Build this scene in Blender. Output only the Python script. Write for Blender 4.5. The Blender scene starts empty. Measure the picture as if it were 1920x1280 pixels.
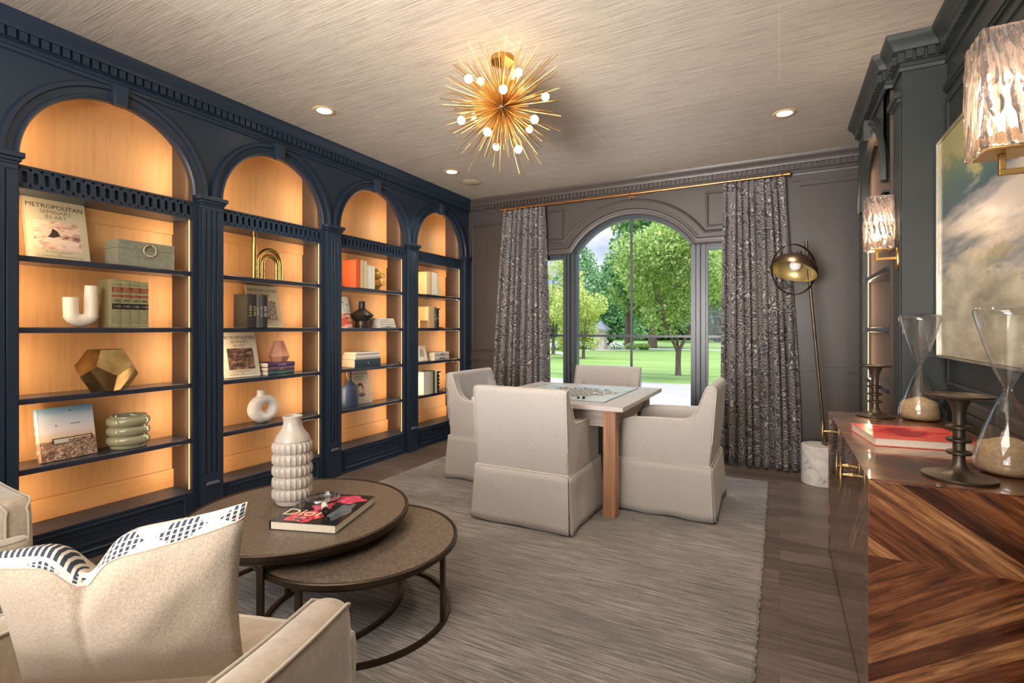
import bpy, bmesh, math, random
from mathutils import Vector, Matrix, Euler
import numpy as np
random.seed(7)
PI = math.pi
R = math.radians
scn = bpy.context.scene
COL = scn.collection

# ------------------------------------------------------------------ camera
cam = bpy.data.cameras.new('camera')
cam.sensor_width = 36.0
cam.lens = 947.0 / 1920.0 * 36.0
cam.shift_y = -24.0 / 1920.0
cam.clip_start = 0.05
cam.clip_end = 300
cam_o = bpy.data.objects.new('camera', cam)
COL.objects.link(cam_o)
cam_o.location = (0, 0, 1.27)
cam_o.rotation_euler = (R(90), 0, R(27.9))
scn.camera = cam_o

# ------------------------------------------------------------------ view
scn.view_settings.view_transform = 'Standard'
scn.view_settings.look = 'None'
scn.view_settings.gamma = 1
scn.view_settings.use_curve_mapping = False
scn.view_settings.exposure = 0.34

# ------------------------------------------------------------------ sky
def lin(c):
    out = []
    for v in c[:3]:
        v = v / 255.0
        out.append(v / 12.92 if v <= 0.04045 else ((v + 0.055) / 1.055) ** 2.4)
    return (*out, 1.0)

W = bpy.data.worlds.new('world')
scn.world = W
W.use_nodes = True
nt = W.node_tree
nt.nodes.clear()
wo = nt.nodes.new('ShaderNodeOutputWorld')
bg = nt.nodes.new('ShaderNodeBackground')
tc = nt.nodes.new('ShaderNodeTexCoord')
mp = nt.nodes.new('ShaderNodeMapping')
mp.inputs['Scale'].default_value = (1, 1, 2.5)
nz = nt.nodes.new('ShaderNodeTexNoise')
nz.inputs['Scale'].default_value = 5.5
nz.inputs['Detail'].default_value = 6
cr = nt.nodes.new('ShaderNodeValToRGB')
cr.color_ramp.elements[0].position = 0.42
cr.color_ramp.elements[0].color = lin((158, 182, 222))
cr.color_ramp.elements[1].position = 0.66
cr.color_ramp.elements[1].color = lin((244, 240, 240))
nt.links.new(tc.outputs['Generated'], mp.inputs['Vector'])
nt.links.new(mp.outputs['Vector'], nz.inputs['Vector'])
nt.links.new(nz.outputs['Fac'], cr.inputs['Fac'])
nt.links.new(cr.outputs['Color'], bg.inputs['Color'])
# overhead sky strength raised, out of view, to add daylight through the window
sx = nt.nodes.new('ShaderNodeSeparateXYZ')
mr = nt.nodes.new('ShaderNodeMapRange')
mr.interpolation_type = 'SMOOTHSTEP'
mr.inputs['From Min'].default_value = .24
mr.inputs['From Max'].default_value = .75
mr.inputs['To Min'].default_value = 1.0
mr.inputs['To Max'].default_value = 5.5
nt.links.new(tc.outputs['Generated'], sx.inputs[0])
nt.links.new(sx.outputs[2], mr.inputs['Value'])
nt.links.new(mr.outputs['Result'], bg.inputs['Strength'])
nt.links.new(bg.outputs['Background'], wo.inputs['Surface'])

# ------------------------------------------------------------------ lights
def look_rot(d):
    return Vector(d).to_track_quat('-Z', 'Y').to_euler()

def light(name, kind, loc, energy, color=(1, 1, 1), aim=None, **kw):
    l = bpy.data.lights.new(name, kind)
    l.energy = energy
    l.color = color
    for k, v in kw.items():
        setattr(l, k, v)
    o = bpy.data.objects.new(name, l)
    COL.objects.link(o)
    o.location = loc
    if aim is not None:
        o.rotation_euler = look_rot(aim)
    return o

light('sun', 'SUN', (-10, 20, 30), 3.2, (1, .95, .86), aim=(-0.36, -0.34, -1.1), angle=R(1.0))
# fill lights added behind the camera to brighten the room
light('rear_top_fill', 'AREA', (-1.3, -1.3, 2.72), 80, (1, .93, .85), aim=(-0.1, .35, -1), shape='RECTANGLE', size=2.6, size_y=1.6)
light('ceiling_fill', 'AREA', (-1.2, -.5, 1.75), 90, (1, .95, .89), aim=(0.0, 0.001, 1), shape='RECTANGLE', size=1.6, size_y=.9)
light('far_room_fill', 'AREA', (-1.1, -1.4, 1.3), 44, (1, .95, .90), aim=(-.12, 5, 1.35), shape='RECTANGLE', size=1.3, size_y=.9, spread=R(62))
light('rear_wall_fill', 'AREA', (-0.9, -2.35, 1.5), 50, (.93, .96, 1), aim=(-.1, 1, 0.3), shape='RECTANGLE', size=2.4, size_y=1.7)

# ------------------------------------------------------------------ materials
MATS = {}

def newmat(name):
    m = bpy.data.materials.new(name)
    m.use_nodes = True
    return m, m.node_tree, m.node_tree.nodes['Principled BSDF']

def pm(name, col=(128, 128, 128), rough=.5, metal=0, spec=None, coat=0, sheen=0, trans=0, ior=None, emit=None, es=0, alpha=None):
    if name in MATS:
        return MATS[name]
    m, t, b = newmat(name)
    b.inputs['Base Color'].default_value = lin(col)
    b.inputs['Roughness'].default_value = rough
    b.inputs['Metallic'].default_value = metal
    if spec is not None: b.inputs['Specular IOR Level'].default_value = spec
    b.inputs['Coat Weight'].default_value = coat
    b.inputs['Coat Roughness'].default_value = .05
    b.inputs['Sheen Weight'].default_value = sheen
    b.inputs['Transmission Weight'].default_value = trans
    if ior: b.inputs['IOR'].default_value = ior
    if emit:
        b.inputs['Emission Color'].default_value = lin(emit)
        b.inputs['Emission Strength'].default_value = es
    MATS[name] = m
    return m

def coords(t, scale=(1, 1, 1), kind='Object', rot=(0, 0, 0), loc=(0, 0, 0)):
    tc = t.nodes.new('ShaderNodeTexCoord')
    mp = t.nodes.new('ShaderNodeMapping')
    mp.inputs['Scale'].default_value = scale
    mp.inputs['Rotation'].default_value = rot
    mp.inputs['Location'].default_value = loc
    t.links.new(tc.outputs[kind], mp.inputs['Vector'])
    return mp.outputs['Vector']

def noise(t, vec, scale=5, detail=4, rough=.5, dist=0):
    n = t.nodes.new('ShaderNodeTexNoise')
    n.inputs['Scale'].default_value = scale
    n.inputs['Detail'].default_value = detail
    n.inputs['Roughness'].default_value = rough
    n.inputs['Distortion'].default_value = dist
    t.links.new(vec, n.inputs['Vector'])
    return n.outputs['Fac']

def ramp(t, fac, stops, interp='LINEAR'):
    r = t.nodes.new('ShaderNodeValToRGB')
    e = r.color_ramp.elements
    while len(e) < len(stops): e.new(.5)
    for i, (p, c) in enumerate(stops):
        e[i].position = p
        e[i].color = lin(c) if len(c) == 3 else c
    r.color_ramp.interpolation = interp
    t.links.new(fac, r.inputs['Fac'])
    return r.outputs['Color']

def mix(t, fac, a, b, mode='MIX'):
    n = t.nodes.new('ShaderNodeMix')
    n.data_type = 'RGBA'
    n.blend_type = mode
    for sock, v in ((n.inputs[0], fac), (n.inputs[6], a), (n.inputs[7], b)):
        if isinstance(v, (int, float)): sock.default_value = v
        elif isinstance(v, tuple): sock.default_value = v
        else: t.links.new(v, sock)
    return n.outputs[2]

def math_n(t, op, a, b=0.0):
    n = t.nodes.new('ShaderNodeMath')
    n.operation = op
    for i, v in enumerate((a, b)):
        if isinstance(v, (int, float)): n.inputs[i].default_value = v
        else: t.links.new(v, n.inputs[i])
    return n.outputs[0]

def sep(t, vec):
    n = t.nodes.new('ShaderNodeSeparateXYZ')
    t.links.new(vec, n.inputs[0])
    return n.outputs

def comb(t, x, y, z):
    n = t.nodes.new('ShaderNodeCombineXYZ')
    for i, v in enumerate((x, y, z)):
        if isinstance(v, (int, float)): n.inputs[i].default_value = v
        else: t.links.new(v, n.inputs[i])
    return n.outputs[0]

def bump(t, b, h, strength=.3, dist=.01):
    n = t.nodes.new('ShaderNodeBump')
    n.inputs['Strength'].default_value = strength
    n.inputs['Distance'].default_value = dist
    t.links.new(h, n.inputs['Height'])
    t.links.new(n.outputs['Normal'], b.inputs['Normal'])

def nm(name, stops, scale=(1, 1, 1), ns=5, detail=4, rough=.5, metal=0, bmp=0, bd=.005, coat=0, kind='Object', dist=0, nr=.5, sheen=0, spec=None):
    """noise coloured material"""
    if name in MATS: return MATS[name]
    m, t, b = newmat(name)
    v = coords(t, scale, kind)
    f = noise(t, v, ns, detail, nr, dist)
    t.links.new(ramp(t, f, stops), b.inputs['Base Color'])
    b.inputs['Roughness'].default_value = rough
    b.inputs['Metallic'].default_value = metal
    b.inputs['Coat Weight'].default_value = coat
    b.inputs['Sheen Weight'].default_value = sheen
    if spec is not None: b.inputs['Specular IOR Level'].default_value = spec
    if bmp: bump(t, b, f, bmp, bd)
    MATS[name] = m
    return m

M_navy = nm('navy_paint', [(0, (29, 43, 60)), (1, (37, 53, 73))], ns=1.5, rough=.38, spec=.6)
M_taupe = nm('charcoal_taupe_paint', [(0, (66, 58, 54)), (1, (75, 66, 61))], ns=2, rough=.42, spec=.5)
M_green = nm('charcoal_green_paint', [(0, (47, 51, 50)), (1, (56, 60, 59))], ns=2, rough=.4, spec=.5)
M_frame = pm('window_paint', (62, 68, 74), .35)
M_inner = pm('bookcase_side_shade', (84, 68, 58), .5)  # unlit look of the sides put into the colour, darker than the maple
M_maple = nm('maple_veneer', [(0.2, (206, 154, 102)), (.55, (218, 168, 114)), (.85, (196, 143, 92))], scale=(9, 9, .7), ns=3, detail=6, rough=.5)
M_maple_h = nm('maple_rail', [(0.2, (206, 150, 94)), (.55, (220, 166, 108)), (.85, (196, 138, 84))], scale=(.7, 6, 9), ns=3, detail=6, rough=.5)
M_brass = nm('brushed_brass', [(0, (188, 142, 78)), (1, (216, 172, 104))], ns=8, rough=.28, metal=1)
M_copper = pm('rose_brass', (214, 150, 92), .28, 1)
M_oldbrass = nm('patinated_brass', [(.3, (120, 98, 62)), (.7, (190, 164, 116))], ns=9, detail=6, rough=.34, metal=1, bmp=.15)
M_bronze = nm('dark_bronze', [(.3, (66, 56, 48)), (.7, (92, 78, 66))], ns=6, rough=.38, metal=.85)
M_pewter = nm('pewter_bronze', [(.3, (88, 76, 64)), (.7, (112, 98, 84))], ns=10, rough=.4, metal=.8, bmp=.1)
M_black = pm('black_satin', (26, 24, 24), .35)
M_white = pm('white_matte', (236, 230, 224), .6)
M_paper = nm('book_pages', [(.3, (226, 214, 190)), (.7, (240, 230, 210))], scale=(40, 40, 40), ns=4, rough=.85)
M_led = pm('led_strip_light', (255, 220, 170), .5, emit=(255, 205, 140), es=1.2)
M_bulb = pm('glowing_bulb', (255, 240, 210), .3, emit=(255, 226, 170), es=14)
M_down = pm('downlight_lens', (255, 246, 230), .3, emit=(255, 236, 205), es=10)

def make_ceiling():
    m, t, b = newmat('grasscloth_paper')
    v = coords(t, (1.6, 90, 1))
    f = noise(t, v, 2.2, 8, .62, .3)
    v2 = coords(t, (9, 120, 1))
    f2 = noise(t, v2, 2.0, 4, .6)
    v3 = coords(t, (.5, .7, 1))
    f3 = noise(t, v3, 2, 2)
    a = ramp(t, f, [(.28, (150, 136, 122)), (.5, (204, 192, 176)), (.74, (224, 214, 200))])
    c = ramp(t, f2, [(.28, (140, 124, 108)), (.42, (255, 255, 255))])
    col = mix(t, .6, a, c, 'MULTIPLY')
    # seams between the paper panels
    bt = t.nodes.new('ShaderNodeTexBrick')
    bt.inputs['Scale'].default_value = 1
    bt.inputs['Brick Width'].default_value = 2.6
    bt.inputs['Row Height'].default_value = .92
    bt.inputs['Mortar Size'].default_value = .003
    bt.inputs['Color1'].default_value = (1, 1, 1, 1)
    bt.inputs['Color2'].default_value = (.9, .9, .9, 1)
    bt.inputs['Mortar'].default_value = (1.25, 1.22, 1.18, 1)
    t.links.new(coords(t), bt.inputs['Vector'])
    col = mix(t, .8, col, bt.outputs['Color'], 'MULTIPLY')
    t.links.new(col, b.inputs['Base Color'])
    b.inputs['Roughness'].default_value = .55
    bump(t, b, f, .5, .01)
    return m

def make_floor():
    m, t, b = newmat('smoked_oak_planks')
    bt = t.nodes.new('ShaderNodeTexBrick')
    bt.inputs['Scale'].default_value = 1
    bt.inputs['Brick Width'].default_value = 1.7
    bt.inputs['Row Height'].default_value = .15
    bt.inputs['Mortar Size'].default_value = .0012
    bt.inputs['Color1'].default_value = (.2, .2, .2, 1)
    bt.inputs['Color2'].default_value = (.9, .9, .9, 1)
    bt.inputs['Mortar'].default_value = (.0, .0, .0, 1)
    bt.offset = .37
    t.links.new(coords(t), bt.inputs['Vector'])
    f = noise(t, coords(t, (1.2, 22, 1)), 3, 8, .6, .6)
    g = ramp(t, f, [(.25, (76, 65, 58)), (.5, (116, 102, 93)), (.75, (146, 132, 122))])
    k = ramp(t, bt.outputs['Color'], [(0, (120, 118, 118)), (.2, (176, 170, 166)), (.9, (255, 250, 246))])
    t.links.new(mix(t, .8, g, k, 'MULTIPLY'), b.inputs['Base Color'])
    b.inputs['Roughness'].default_value = .34
    bump(t, b, f, .12, .004)
    return m

def make_rug():
    m, t, b = newmat('hand_knotted_rug')
    f = noise(t, coords(t, (2.2, 46, 1)), 2.0, 8, .7, .4)
    g = noise(t, coords(t, (.8, 1.3, 1)), 1.7, 5, .6)
    c1 = ramp(t, f, [(.38, (70, 61, 54)), (.48, (122, 110, 101)), (.58, (178, 168, 160))])
    c2 = ramp(t, g, [(.35, (150, 142, 134)), (.65, (255, 255, 255))])
    t.links.new(mix(t, .8, c1, c2, 'MULTIPLY'), b.inputs['Base Color'])
    b.inputs['Roughness'].default_value = .8
    b.inputs['Sheen Weight'].default_value = .5
    bump(t, b, f, .8, .02)
    return m

def make_curtain():
    m, t, b = newmat('swirl_curtain_fabric')
    v = coords(t, (1, 1, 1), 'UV')
    nn = t.nodes.new('ShaderNodeTexNoise')
    nn.inputs['Scale'].default_value = 5.5
    nn.inputs['Detail'].default_value = 2.5
    t.links.new(v, nn.inputs['Vector'])
    vm = t.nodes.new('ShaderNodeVectorMath'); vm.operation = 'SCALE'
    vm.inputs['Scale'].default_value = .55
    t.links.new(nn.outputs['Color'], vm.inputs[0])
    va = t.nodes.new('ShaderNodeVectorMath'); va.operation = 'ADD'
    t.links.new(v, va.inputs[0]); t.links.new(vm.outputs[0], va.inputs[1])
    wv = t.nodes.new('ShaderNodeTexWave')
    wv.wave_type = 'BANDS'; wv.bands_direction = 'Y'
    wv.inputs['Scale'].default_value = 11
    wv.inputs['Distortion'].default_value = 4.2
    wv.inputs['Detail'].default_value = 1.5
    wv.inputs['Detail Scale'].default_value = 1.8
    t.links.new(va.outputs[0], wv.inputs['Vector'])
    c = ramp(t, wv.outputs['Fac'], [(.55, (70, 64, 66)), (.80, (124, 116, 114)), (.97, (182, 173, 167))])
    t.links.new(c, b.inputs['Base Color'])
    b.inputs['Roughness'].default_value = .75
    b.inputs['Sheen Weight'].default_value = .3
    return m

def make_cloth(name, c1, c2, s=260, rough=.9, sheen=.2, bs=.25, big=True):
    m, t, b = newmat(name)
    f = noise(t, coords(t, (s, s, s * .35)), 1, 3, .6)
    f2 = noise(t, coords(t, (s * .35, s * .35, s)), 1, 3, .6)
    h = math_n(t, 'ADD', f, f2)
    g = math_n(t, 'MULTIPLY', h, .5)
    col = ramp(t, g, [(.38, c1), (.6, c2)])
    t.links.new(col, b.inputs['Base Color'])
    b.inputs['Roughness'].default_value = rough
    b.inputs['Sheen Weight'].default_value = sheen
    if big:
        w = noise(t, coords(t, (5, 5, 3)), 1.6, 2)
        hh = math_n(t, 'ADD', math_n(t, 'MULTIPLY', w, 5.0), g)
        bump(t, b, hh, bs, .01)
    else:
        bump(t, b, g, bs, .003)
    return m

def make_chevron(name, a, bx, fold_period, slope, off, stripw=.075, dark=True, coat=1.0):
    """marquetry: strips running diagonally, mirrored about fold lines. a, bx pick the axes (0=x,1=y,2=z)"""
    m, t, b = newmat(name)
    s = sep(t, coords(t))
    A, B = s[a], s[bx]
    # triangle wave of B
    q = math_n(t, 'ADD', B, off)
    pp = math_n(t, 'PINGPONG', q, fold_period)
    k = math_n(t, 'ADD', A, math_n(t, 'MULTIPLY', pp, slope))
    l = math_n(t, 'SUBTRACT', pp, math_n(t, 'MULTIPLY', A, slope))
    cell = math_n(t, 'FLOOR', math_n(t, 'DIVIDE', k, stripw))
    wn = t.nodes.new('ShaderNodeTexWhiteNoise'); wn.noise_dimensions = '2D'
    side = math_n(t, 'FLOOR', math_n(t, 'DIVIDE', q, fold_period))
    t.links.new(comb(t, cell, side, 0), wn.inputs['Vector'])
    f = noise(t, comb(t, math_n(t, 'MULTIPLY', k, 16), math_n(t, 'MULTIPLY', l, 1.3), wn.outputs['Value']), 2.2, 7, .62, .5)
    tone = ramp(t, wn.outputs['Value'], [(0, (84, 48, 32)), (.35, (132, 80, 50)), (.7, (168, 108, 66)), (1, (204, 146, 96))])
    grain = ramp(t, f, [(.32, (50, 36, 32)), (.5, (190, 172, 164)), (.66, (255, 255, 255))])
    col = mix(t, .9, tone, grain, 'MULTIPLY')
    t.links.new(col, b.inputs['Base Color'])
    b.inputs['Roughness'].default_value = .3
    b.inputs['Coat Weight'].default_value = coat
    b.inputs['Coat Roughness'].default_value = .03
    return m

def make_painting():
    m, t, b = newmat('cloud_painting')
    v = coords(t, (1, 1, 1), 'Generated')
    s = sep(t, v)
    P_ = coords(t, (1.1, 1, 1.9), 'Generated')
    f = noise(t, P_, 1.7, 10, .60, .25)
    g = noise(t, coords(t, (1.6, 1, 3.4), 'Generated', loc=(3, 1, 0)), 2.0, 9, .62, .4)
    w = noise(t, coords(t, (.7, 1, 3.6), 'Generated', loc=(7, 2, 4)), 1.8, 7, .6, .3)
    sky = ramp(t, s[2], [(0, (130, 146, 140)), (.35, (62, 102, 122)), (.62, (44, 82, 110)), (.78, (100, 124, 108)), (1, (172, 168, 104))])
    wisp = ramp(t, math_n(t, 'SUBTRACT', w, math_n(t, 'MULTIPLY', math_n(t, 'ABSOLUTE', math_n(t, 'SUBTRACT', s[2], .50)), .7)), [(.34, (0, 0, 0)), (.52, (255, 255, 255))])
    c1 = mix(t, wisp, sky, lin((226, 216, 204)))
    cloud = ramp(t, g, [(.32, (140, 136, 118)), (.46, (190, 182, 158)), (.58, (224, 216, 192)), (.72, (240, 234, 216))])
    h = math_n(t, 'ADD', f, math_n(t, 'MULTIPLY', math_n(t, 'SUBTRACT', .38, s[2]), .9))
    fac = ramp(t, h, [(.475, (0, 0, 0)), (.505, (255, 255, 255))])
    col = mix(t, fac, c1, cloud)
    h2 = math_n(t, 'ADD', f, math_n(t, 'MULTIPLY', math_n(t, 'SUBTRACT', s[2], .86), .9))
    fac2 = ramp(t, h2, [(.48, (0, 0, 0)), (.52, (255, 255, 255))])
    t.links.new(mix(t, fac2, col, lin((186, 180, 124))), b.inputs['Base Color'])
    b.inputs['Roughness'].default_value = .32
    b.inputs['Coat Weight'].default_value = .2
    b.inputs['Coat Roughness'].default_value = .15
    return m

def make_marble():
    m, t, b = newmat('white_marble')
    f = noise(t, coords(t, (4, 4, 5)), 1.4, 8, .6, 1.6)
    t.links.new(ramp(t, f, [(.33, (112, 98, 92)), (.40, (214, 208, 202)), (.6, (236, 232, 227))]), b.inputs['Base Color'])
    b.inputs['Roughness'].default_value = .3
    return m

def make_clear(name='clear_glass', edge=(205, 215, 222), base=.04, strength=.75):
    """thin clear glass: see-through facing, reflecting and slightly cloudy at grazing angles"""
    m = bpy.data.materials.new(name)
    m.use_nodes = True
    t = m.node_tree
    t.nodes.clear()
    o = t.nodes.new('ShaderNodeOutputMaterial')
    tr = t.nodes.new('ShaderNodeBsdfTransparent')
    tr.inputs['Color'].default_value = (.985, .99, .99, 1)
    gl = t.nodes.new('ShaderNodeBsdfGlossy')
    gl.inputs['Roughness'].default_value = .03
    gl.inputs['Color'].default_value = lin(edge)
    lw = t.nodes.new('ShaderNodeLayerWeight')
    lw.inputs['Blend'].default_value = .35
    f = math_n(t, 'ADD', math_n(t, 'MULTIPLY', math_n(t, 'POWER', lw.outputs['Facing'], 2.6), strength), base)
    mx = t.nodes.new('ShaderNodeMixShader')
    t.links.new(f, mx.inputs[0])
    t.links.new(tr.outputs[0], mx.inputs[1])
    t.links.new(gl.outputs[0], mx.inputs[2])
    t.links.new(mx.outputs[0], o.inputs['Surface'])
    return m

def make_leaf(name, c1, c2, c3):
    m, t, b = newmat(name)
    g = t.nodes.new('ShaderNodeNewGeometry')
    t.links.new(ramp(t, g.outputs['Random Per Island'], [(0, c1), (.5, c2), (1, c3)]), b.inputs['Base Color'])
    b.inputs['Roughness'].default_value = .6
    tl = t.nodes.new('ShaderNodeBsdfTranslucent')
    t.links.new(ramp(t, g.outputs['Random Per Island'], [(0, c1), (.5, c2), (1, c3)]), tl.inputs['Color'])
    mx = t.nodes.new('ShaderNodeMixShader')
    mx.inputs[0].default_value = .42
    o = [n for n in t.nodes if n.type == 'OUTPUT_MATERIAL'][0]
    t.links.new(b.outputs[0], mx.inputs[1]); t.links.new(tl.outputs[0], mx.inputs[2])
    t.links.new(mx.outputs[0], o.inputs['Surface'])
    return m

def make_wavy_glass():
    m, t, b = newmat('carved_wavy_glass')
    b.inputs['Base Color'].default_value = lin((255, 240, 232))
    b.inputs['Transmission Weight'].default_value = .92
    b.inputs['Roughness'].default_value = .12
    b.inputs['IOR'].default_value = 1.35
    wv = t.nodes.new('ShaderNodeTexWave')
    wv.inputs['Scale'].default_value = 18
    wv.inputs['Distortion'].default_value = 5
    wv.inputs['Detail Scale'].default_value = .6
    t.links.new(coords(t, (1, 1, 1)), wv.inputs['Vector'])
    bump(t, b, wv.outputs['Fac'], 1.0, .012)
    return m

M_ceil = make_ceiling(); M_floor = make_floor(); M_rug = make_rug(); M_curt = make_curtain()
M_linen = make_cloth('oatmeal_linen', (176, 168, 160), (188, 181, 174))
M_velvet = make_cloth('beige_velvet', (172, 154, 134), (190, 174, 154), s=60, rough=.7, sheen=.7, bs=.12)
M_pillowback = make_cloth('pillow_linen', (158, 140, 120), (184, 167, 147), s=420, bs=.35)
M_pipe = pm('velvet_piping', (196, 184, 166), .8, sheen=.4)
M_lpipe = pm('linen_piping', (214, 206, 196), .9)
M_marble = make_marble()
M_glass = make_clear(edge=(250, 252, 255), base=.05, strength=1.3)
M_pane = make_clear('window_glass', (225, 235, 240), .0015, .25)
M_wavy = make_wavy_glass()
M_paint = make_painting()
M_tabletop = nm('grey_washed_oak', [(.3, (176, 164, 154)), (.7, (206, 196, 188))], scale=(2, 30, 2), ns=2, detail=6, rough=.4)
M_tableleg = nm('warm_oak', [(.3, (150, 104, 74)), (.7, (186, 138, 102))], scale=(30, 30, 1.5), ns=2, detail=6, rough=.5)
M_shagreen = nm('bronze_shagreen', [(.35, (104, 90, 78)), (.65, (132, 117, 103))], ns=70, detail=3, rough=.38, metal=.25, bmp=.35, bd=.002)
M_sand = nm('hourglass_sand', [(.3, (176, 146, 112)), (.7, (200, 170, 134))], ns=90, rough=.95)

# ------------------------------------------------------------------ mesh helpers
def setp(o, label=None, cat=None, group=None, kind=None):
    if label: o['label'] = label
    if cat: o['category'] = cat
    if group: o['group'] = group
    if kind: o['kind'] = kind
    return o

def empty(name, M=None, label=None, cat=None, group=None, parent=None):
    o = bpy.data.objects.new(name, None)
    COL.objects.link(o)
    o.empty_display_size = .1
    if parent: o.parent = parent
    if M is not None:
        if isinstance(M, Matrix): o.matrix_basis = M
        else: o.location = M
    return setp(o, label, cat, group)

def objm(name, me, mat, parent=None, M=None):
    o = bpy.data.objects.new(name, me)
    COL.objects.link(o)
    if mat is not None and not me.materials: me.materials.append(mat)
    if parent: o.parent = parent
    if M is not None: o.matrix_basis = M
    return o

class MB:
    def __init__(s): s.bm = bmesh.new()
    def quad(s, a, b, c, d):
        vs = [s.bm.verts.new(p) for p in (a, b, c, d)]
        s.bm.faces.new(vs)
    def box(s, x0, x1, y0, y1, z0, z1, M=None, taper=None):
        P = [Vector((x, y, z)) for z in (z0, z1) for x, y in ((x0, y0), (x1, y0), (x1, y1), (x0, y1))]
        if taper:  # scale of the top about centre
            cx, cy = (x0 + x1) / 2, (y0 + y1) / 2
            for p in P[4:]:
                p.x = cx + (p.x - cx) * taper; p.y = cy + (p.y - cy) * taper
        if M is not None: P = [M @ p for p in P]
        v = [s.bm.verts.new(p) for p in P]
        for f in ((3, 2, 1, 0), (4, 5, 6, 7), (0, 1, 5, 4), (1, 2, 6, 5), (2, 3, 7, 6), (3, 0, 4, 7)):
            s.bm.faces.new([v[i] for i in f])
        return s
    def grid(s, P, closeu=False, closev=False, flip=False):
        nu, nv = len(P), len(P[0])
        V = [[s.bm.verts.new(p) for p in row] for row in P]
        for i in range(nu if closeu else nu - 1):
            for j in range(nv if closev else nv - 1):
                q = [V[i][j], V[(i + 1) % nu][j], V[(i + 1) % nu][(j + 1) % nv], V[i][(j + 1) % nv]]
                if flip: q.reverse()
                try: s.bm.faces.new(q)
                except ValueError: pass
        return V
    def lathe(s, prof, c=(0, 0, 0), n=28, M=None, cap=True, sx=1, sy=1):
        c = Vector(c)
        P = []
        for i in range(n):
            a = 2 * PI * i / n
            row = [c + Vector((r * math.cos(a) * sx, r * math.sin(a) * sy, z)) for r, z in prof]
            if M is not None: row = [M @ p for p in row]
            P.append(row)
        V = s.grid(P, closeu=True)
        if cap:
            if prof[0][0] > 1e-6: s.bm.faces.new([V[i][0] for i in reversed(range(n))])
            if prof[-1][0] > 1e-6: s.bm.faces.new([V[i][-1] for i in range(n)])
        return s
    def cyl(s, p0, p1, r0, r1=None, n=12):
        if r1 is None: r1 = r0
        p0, p1 = Vector(p0), Vector(p1)
        d = (p1 - p0)
        M = Matrix.Translation(p0) @ d.to_track_quat('Z', 'Y').to_matrix().to_4x4()
        return s.lathe([(r0, 0), (r1, d.length)], n=n, M=M)
    def tube(s, pts, r, n=8, closed=False):
        pts = [Vector(p) for p in pts]
        m = len(pts)
        up = Vector((0, 0, 1))
        rings = []
        prev = None
        for i, p in enumerate(pts):
            a = pts[(i - 1) % m] if (closed or i > 0) else p
            b = pts[(i + 1) % m] if (closed or i < m - 1) else p
            t = (b - a).normalized()
            if prev is None:
                u = t.cross(up)
                if u.length < 1e-3: u = t.cross(Vector((1, 0, 0)))
            else:
                u = prev - t * prev.dot(t)
            u.normalize(); prev = u
            w = t.cross(u)
            rr = r[i] if isinstance(r, (list, tuple)) else r
            rings.append([p + (u * math.cos(2 * PI * k / n) + w * math.sin(2 * PI * k / n)) * rr for k in range(n)])
        V = s.grid(rings, closeu=closed, closev=True)
        if not closed:
            s.bm.faces.new(list(reversed(V[0]))); s.bm.faces.new(V[-1])
        return s
    def sph(s, c, r, n=16, m=10, sc=(1, 1, 1)):
        prof = [(max(r * math.sin(PI * k / m), 1e-7), -r * math.cos(PI * k / m)) for k in range(m + 1)]
        M = Matrix.Translation(Vector(c)) @ Matrix.Diagonal((*sc, 1))
        return s.lathe(prof, n=n, M=M, cap=False)
    def prism(s, poly, axis, a0, a1, M=None):
        """extrude a 2D polygon along axis (0,1,2)"""
        def mk(p, a):
            q = list(p); q.insert(axis, a); q = Vector(q)
            return M @ q if M is not None else q
        A = [s.bm.verts.new(mk(p, a0)) for p in poly]
        B = [s.bm.verts.new(mk(p, a1)) for p in poly]
        n = len(poly)
        s.bm.faces.new(list(reversed(A))); s.bm.faces.new(B)
        for i in range(n): s.bm.faces.new([A[i], A[(i + 1) % n], B[(i + 1) % n], B[i]])
        return s
    def build(s, name, mat, parent=None, M=None, smooth=35, bevel=0, seg=2, weld=True, sub=0, keep=False):
        bm = s.bm
        if weld: bmesh.ops.remove_doubles(bm, verts=bm.verts, dist=1e-5)
        if not keep: bmesh.ops.recalc_face_normals(bm, faces=bm.faces)
        me = bpy.data.meshes.new(name)
        bm.to_mesh(me); bm.free()
        if smooth:
            me.shade_smooth()
            me.set_sharp_from_angle(angle=R(smooth))
        o = objm(name, me, mat, parent, M)
        if bevel:
            bv = o.modifiers.new('bevel', 'BEVEL')
            bv.width = bevel; bv.segments = seg; bv.limit_method = 'ANGLE'; bv.angle_limit = R(40)
            bv.harden_normals = False
        if sub:
            sm = o.modifiers.new('sub', 'SUBSURF'); sm.levels = sub; sm.render_levels = sub
        return o

def bake(o):
    bpy.context.view_layer.update()
    dg = bpy.context.evaluated_depsgraph_get()
    me = bpy.data.meshes.new_from_object(o.evaluated_get(dg))
    o.modifiers.clear()
    old = o.data
    o.data = me
    me.name = o.name
    bpy.data.meshes.remove(old)
    return o

def soften(o, voxel=.014, it=6, fac=.6):
    r = o.modifiers.new('remesh', 'REMESH'); r.mode = 'VOXEL'; r.voxel_size = voxel; r.use_smooth_shade = True
    s = o.modifiers.new('smooth', 'SMOOTH'); s.factor = fac; s.iterations = it
    bake(o)
    o.data.shade_smooth()
    return o

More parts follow.
